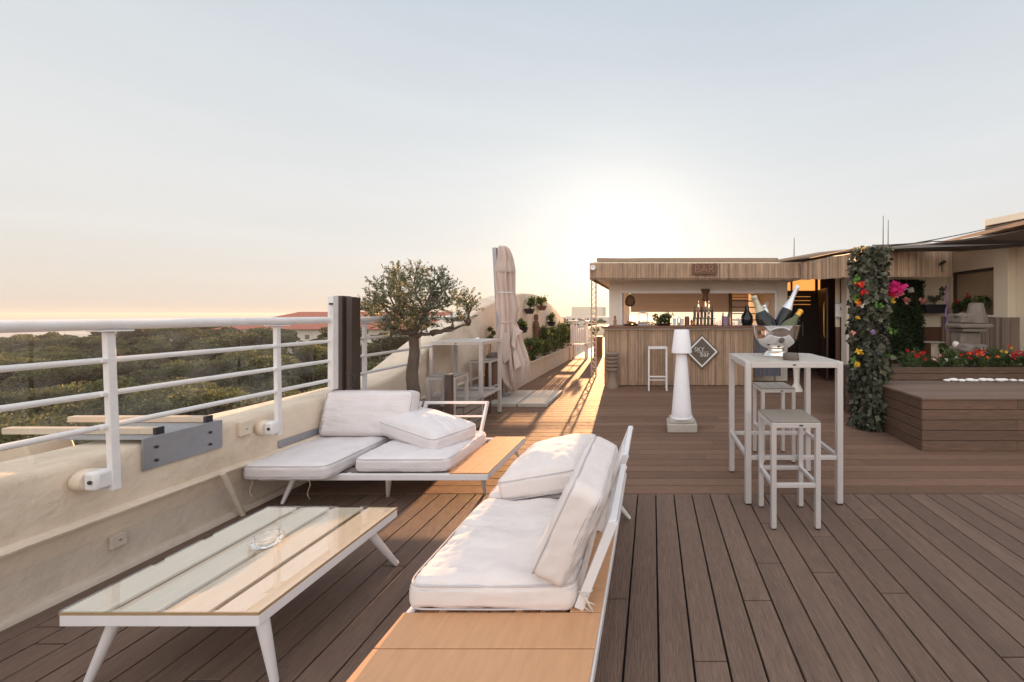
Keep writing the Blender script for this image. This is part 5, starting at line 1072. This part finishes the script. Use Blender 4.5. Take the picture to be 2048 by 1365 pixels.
# stone fountain
ff = thing('stone_fountain', 'weathered grey stone fountain with a cone top and shelf like ledges behind the bench planter', 'fountain', (4.95, 5.9, .6))
fc = lambda px, py_: at(px, py_, 5.95)
def fbx(pxa, pxb, ya, yb, dy0, dy1, nm='ledge', bev=.02):
    a, b = fc(pxa, yb), fc(pxb, ya); build(nm, MB().box(a.x, b.x, 5.95+dy0, 5.95+dy1, a.z, b.z), M['stone'], ff, bevel=bev)
fbx(1915,1968,628,646,-.08,.2,'ledge'); fbx(1908,1972,648,656,-.14,.2,'ledge'); fbx(1916,1964,657,664,-.10,.2,'slab'); fbx(1920,1960,665,690,-.02,.2,'back_stone'); 
c_ = fc(1952, 646); build('cone', MB().lathe([(0,0),(.135,0),(.128,.1),(.10,.24),(.088,.3),(.06,.31),(0,.305)], c_, 20, wob=lambda a, z: 1+.05*math.sin(11*a)), M['stone'], ff, smooth=True)
build('basin', MB().blob(fc(1938,700), (.26,.22,.10), 3, .5, 2.2, 3), M['stone'], ff, smooth='all'); build('rock', MB().blob(fc(1922,632), (.09,.1,.05), 2, .5, 2, 8), M['stone'], ff, smooth='all')
build('rock', MB().blob(fc(1912,690), (.045,.05,.06), 2, .5, 2, 9), M['wallw'], ff, smooth='all'); build('rock', MB().blob(fc(1955,715), (.16,.14,.08), 2, .5, 2, 10), M['stone'], ff, smooth='all')
build('pedestal', MB().box(fc(1915,700).x, fc(1965,700).x, 5.9, 6.15, 0, fc(0,700).z), M['stone'], ff)
# pedestal with plant at px 1870
pd = thing('cream_pedestal', 'slim cream pedestal against the brown dado left of the stone fountain', 'pedestal', (xw(1871,7.2),7.2,0))
build('shaft', MB().box(xw(1871,7.2)-.05,xw(1871,7.2)+.05,7.15,7.25,0,.92), M['wallb'], pd, bevel=.005); build('plate', MB().box(xw(1868,7.2)-.12,xw(1871,7.2)+.10,7.1,7.3,.921,.95), M['concrete'], pd, bevel=.004)
bush('pale_leaved_plant', 'pale green leafy plant hanging right of the cream pedestal', (xw(1890,6.9),6.9,.68), (.12,.1,.16), 260, 'bushm', .08, .035, 170)
# hanging trough
c_ = at(1868, 618, 7.65); hg = thing('hanging_trough', 'dark plastic plant trough hung on the beige wall right of the hedge panel', 'planter', tuple(c_))
build('trough', MB().prism([(c_.x-.19,c_.z-.09),(c_.x+.15,c_.z-.09),(c_.x+.19,c_.z+.07),(c_.x-.22,c_.z+.07)], 'y', 7.55, 7.80), M['black'], hg, bevel=.01)
build('rim', MB().box(c_.x-.23,c_.x+.20,7.54,7.81,c_.z+.07,c_.z+.085), M['black'], hg)
bush('trailing_plant', 'dark twiggy plant growing in the hanging trough on the beige wall', (c_.x+.02, 7.67, c_.z+.06), (.2,.08,.12), 260, 'ivy', .05, .03, 171)
bush('wall_creeper', 'small dark creeper in the corner between reed fascia and window', (xw(1893,7.0), 7.1, 1.72), (.06,.06,.14), 160, 'ivy', .05, .03, 172)
bush('wall_creeper', 'tuft of dried leaves hanging on the right end of the reed fascia', (xw(1884,6.75), 6.74, 2.22), (.05,.03,.14), 120, 'ivy', .05, .03, 173)
m = MB(); base = at(1893, 570, 7.3); m.tube([base+Vector((.02*math.sin(k_*1.7), 0, -k_*.08)) for k_ in range(12)], .012, 5)
tag(build('ribbon_garland', m, M['lilac_ribbon'], smooth='all', origin=tuple(base)), 'thin lilac garland hanging beside the window frame', 'garland')
# window sill pots
for i, (yy, mt, lb, fl_) in enumerate(((7.45,'bedleaf','dark leafy plant with a red bloom at the left of the window sill','petal_red'),(7.15,'bedleaf','green leafy plant in the middle of the window sill','petal_red'),(6.9,'bushm','green leafy plant at the right of the window sill',None))):
    pt_ = (SXw-.10, yy, 1.451); tag(build('flower_pot', MB().lathe([(0,0),(.05,0),(.07,.11),(.06,.11),(0,.09)], pt_, 18), M['black'], smooth=True, origin=pt_), lb.replace(lb, ['black pot at the left of the window sill','black pot in the middle of the window sill','black pot at the right of the window sill'][i]), 'pot', 'pots on the window sill')
    fw = [(fl_, (SXw-.13, yy, 1.70+.1*(i==1)), (.03,.03,.03), 7)] if fl_ else None
    bush('potted_plant', lb, (SXw-.10, yy, 1.55), (.1,.12,.12), 330, mt, .07, .035, 180+i, flowers=fw, group='plants on the window sill')

# ------------------------------------------------------------------ far end of the terrace
lmst = thing('lattice_mast', 'thin steel lattice mast at the left corner of the bar roof', 'mast', (-1.35, 9.3, 0))
xa, xb, yy = at(1183,628,9.0).x, at(1192,628,9.0).x, 9.0; m = MB()
for xx in (xa, xb): m.bar((xx,yy,0),(xx,yy,2.44), .03)
for k_ in range(20):
    z = k_*.12; m.bar((xa,yy,z),(xb,yy,z+.06), .014); m.bar((xb,yy,z+.06),(xa,yy,z+.12), .014)
build('lattice', m, M['beam'], lmst)
cs = thing('serving_cart', 'white slatted serving cart standing at the far end of the terrace', 'cart', (-2.1, 12.4, 0))
x0, x1, y0, y1 = -2.62, -2.12, 12.2, 12.6
build('top', MB().box(x0-.08,x1+.05,y0-.05,y1+.05,1.22,1.25), M['white'], cs, bevel=.004)
for xx in (x0, x1-.05):
    for yq in (y0, y1-.05): build('leg', MB().box(xx,xx+.05,yq,yq+.05,0,1.22), M['white'], cs)
m = MB(); [m.box(x0+.06+i*.07, x0+.11+i*.07, y0+.01, y0+.03, .55, 1.1) for i in range(6)]; build('front_slats', m, M['white'], cs)
build('shelf', MB().box(x0,x1,y0,y1,.46,.49), M['white'], cs); build('pot_on_top', MB().lathe([(0,0),(.1,0),(.13,.04),(0,.06)], (-2.3,12.4,1.251), 16), M['crock'], cs)
fr_ = thing('end_railing', 'thin white railing across the far end of the terrace', 'railing', (-1, 14.6, 0))
for z in (.35,.6,.85,1.1,1.35): build('rail', MB().box(-3.3,-2.35,14.6,14.62,z,z+.03), M['rail'], fr_)
for xx in np.arange(-3.3, -2.34, .19): build('post', MB().box(xx,xx+.02,14.6,14.63,0,1.38), M['rail'], fr_)
bush('distant_shrub', 'small shrub beside the lattice mast at the far end', (-1.98, 13.2, .68), (.2,.15,.24), 220, 'bushm', .08, .035, 190)
tag(build('corner_box', MB().box(-2.0,-1.72,12.95,13.3,0,.70), M['wains'], bevel=.01, origin=(-1.86,13.1,0)), 'dark brown box planter under the shrub at the far end of the terrace', 'box')

# ------------------------------------------------------------------ distance: red roofed hotel, block, pine wood
def farbuilding(name, label, x0, x1, y0, y1, zb, ze, zr, mt_roof='red_tile'):
    t = thing(name, label, 'building', ((x0+x1)/2, (y0+y1)/2, zb))
    build('wall', MB().box(x0,x1,y0,y1,zb,ze), M['farwall'], t)
    o_ = 1.2; hy = (y1-y0)/2+o_; ym = (y0+y1)/2
    build('roof', MB().add([(x0-o_,y0-o_,ze),(x1+o_,y0-o_,ze),(x1+o_,y1+o_,ze),(x0-o_,y1+o_,ze),(x0-o_+hy,ym,zr),(x1+o_-hy,ym,zr)], [(0,1,5,4),(1,2,5),(2,3,4,5),(3,0,4),(3,2,1,0)]), M[mt_roof], t)
    build('balcony_band', MB().box(x0-.3,x1+.3,y0-1.1,y0-.05,ze-4.1,ze-3.2).box(x0-.3,x1+.3,y0-1.1,y0-.05,ze-7.4,ze-6.5), M['farwall'], t)
    for r_ in range(3):
        for k_ in range(int((x1-x0)/3.2)):
            xx = x0+1.4+k_*3.2; z = ze-1.0-r_*3.2; build('window', MB().box(xx,xx+1.1,y0-.02,y0+.05,z-1.5,z-.4), M['farwin'], t)
    return t
farbuilding('hotel', 'long white building with a red hipped roof beyond the pine wood', -106, -30, 94, 114, -16, -2.3, 2.0)
for i, (x0, x1, y0, y1, z, lab) in enumerate(((-36,-22,170,180,4.5,'pale distant apartment block on the skyline left of the lattice mast'), (-33,-12,120,128,.5,'low pale building with a grid front below the skyline left of the bar'),)):
    t = thing('distant_block', lab, 'building', ((x0+x1)/2,(y0+y1)/2,-16), 'distant apartment blocks'); build('wall', MB().box(x0,x1,y0,y1,-16,z), M['farwall'], t)
    if i: [build('window', MB().box(x0+.8+k_*2.2, x0+2+k_*2.2, y0-.05, y0-.01, z-1.6-r_*2.4, z-.5-r_*2.4), M['farwin'], t) for k_ in range(int((x1-x0)/2.2)-1) for r_ in range(4)]

rg = np.random.default_rng(77); VV = []; TT = []; trunks = MB(); pos = []
tries = 0
while len(pos) < 520 and tries < 20000:
    tries += 1
    Y = 13 + (rg.random()**1.25)*118; px = rg.uniform(-260, 1290); X = (px-CX)*Y/F
    if X > -9 and Y < 60: continue
    if -108 < X < -28 and 86 < Y < 114: continue
    s_ = 6.0 if Y > 40 else 4.6
    if any((X-a)**2 + (Y-b)**2 < (s_*.80)**2 for a, b in pos[-260:]): continue
    pos.append((X, Y))
for (X, Y) in pos:
    near = Y < 40; hgt = rg.uniform(-9.4, -5.9) + (0 if Y < 70 else .8) + 1.2*noise.noise((X*.06, Y*.06, 0)) + max(0, Y-45)*.10*min(1, max(0, ((X*F/Y+CX)-120)/330)); rr = rg.uniform(2.6, 4.3)
    if Y > 60: hgt = min(hgt, EYE - 16*Y/F*1.0 - rg.uniform(.0,1.2))
    nl = 9 if near else 7; base_t = rg.uniform(-.22, .30)
    per = int(np.clip(12000/Y, 90, 560))
    for k_ in range(nl):
        a = rg.uniform(0, 6.28); q = rr*.55*math.sqrt(rg.random()); c_ = (X+q*math.cos(a), Y+q*math.sin(a), hgt - 1.3*rg.random() - .25*q)
        p_, d_ = inball(per, c_, (rr*.46, rr*.46, rr*.30), rg, .8)
        d_[:, 2] += .35; sz = (.14 + Y*.0034)
        VV.append(leafv(p_, d_ + rg.normal(size=(per,3))*.7, rg.uniform(sz*.8, sz*1.5, per), rg.uniform(sz*.5, sz*.9, per), int(rg.integers(1e6))))
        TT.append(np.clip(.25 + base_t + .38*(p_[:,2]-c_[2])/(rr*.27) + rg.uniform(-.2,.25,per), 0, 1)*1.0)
    if near or rg.random() < .3: trunks.tube([(X,Y,-17),(X+rg.uniform(-.5,.5),Y,hgt-.5)], [.3,.16], 6)
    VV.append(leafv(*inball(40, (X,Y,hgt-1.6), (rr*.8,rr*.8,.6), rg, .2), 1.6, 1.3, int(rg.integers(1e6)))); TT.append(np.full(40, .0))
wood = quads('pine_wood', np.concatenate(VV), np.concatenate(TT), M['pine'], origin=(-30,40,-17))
tag(wood, 'dense wood of stone pines below the terrace reaching to the sea', 'trees', kind='stuff')
# low scrub between and under the pines
n_ = 60000; Y = 10 + rg.random(n_)**1.3*130; px = rg.uniform(-260, 1290, n_); X = (px-CX)*Y/F; kk = ~((X > -105) & (X < -30) & (Y > 90) & (Y < 114)) & (X < -7); X, Y = X[kk], Y[kk]
zz = -11.8 + 1.5*np.sin(X*.3)*np.cos(Y*.23) + rg.normal(size=len(X))*.6
sc2 = quads('undergrowth', leafv(np.stack([X,Y,zz],1), rg.normal(size=(len(X),3))+np.array([0,0,.8]), 1.3, 1.0, 3), np.clip(rg.random(len(X))*.5+.1*np.sin(X*.4), 0, 1), M['pine'], origin=(-30,40,-17))
tag(sc2, 'dark scrub filling the gaps between the pines', 'undergrowth', kind='stuff')
tk = build('pine_trunks', trunks, M['olive_bark'], origin=(-30,40,-17)); tag(tk, 'trunks of the pines standing in the wood below', 'trunks', kind='stuff')

# ------------------------------------------------------------------ evening haze
hz = MB().box(-7500, 7500, -60, 5900, -19.5, 9)
hm = bpy.data.materials.new('haze_air'); hm.use_nodes = True; t_ = hm.node_tree; t_.nodes.clear()
o_ = t_.nodes.new('ShaderNodeOutputMaterial'); v_ = t_.nodes.new('ShaderNodeVolumePrincipled'); v_.inputs['Color'].default_value = (.66,.66,.68,1); v_.inputs['Density'].default_value = HAZE; v_.inputs['Anisotropy'].default_value = .2
t_.links.new(v_.outputs[0], o_.inputs['Volume'])
ho = build('haze', hz, hm); ho['kind'] = 'stuff'; ho['label'] = 'thin warm evening haze over the wood, the sea and the far shore'; ho['category'] = 'haze'
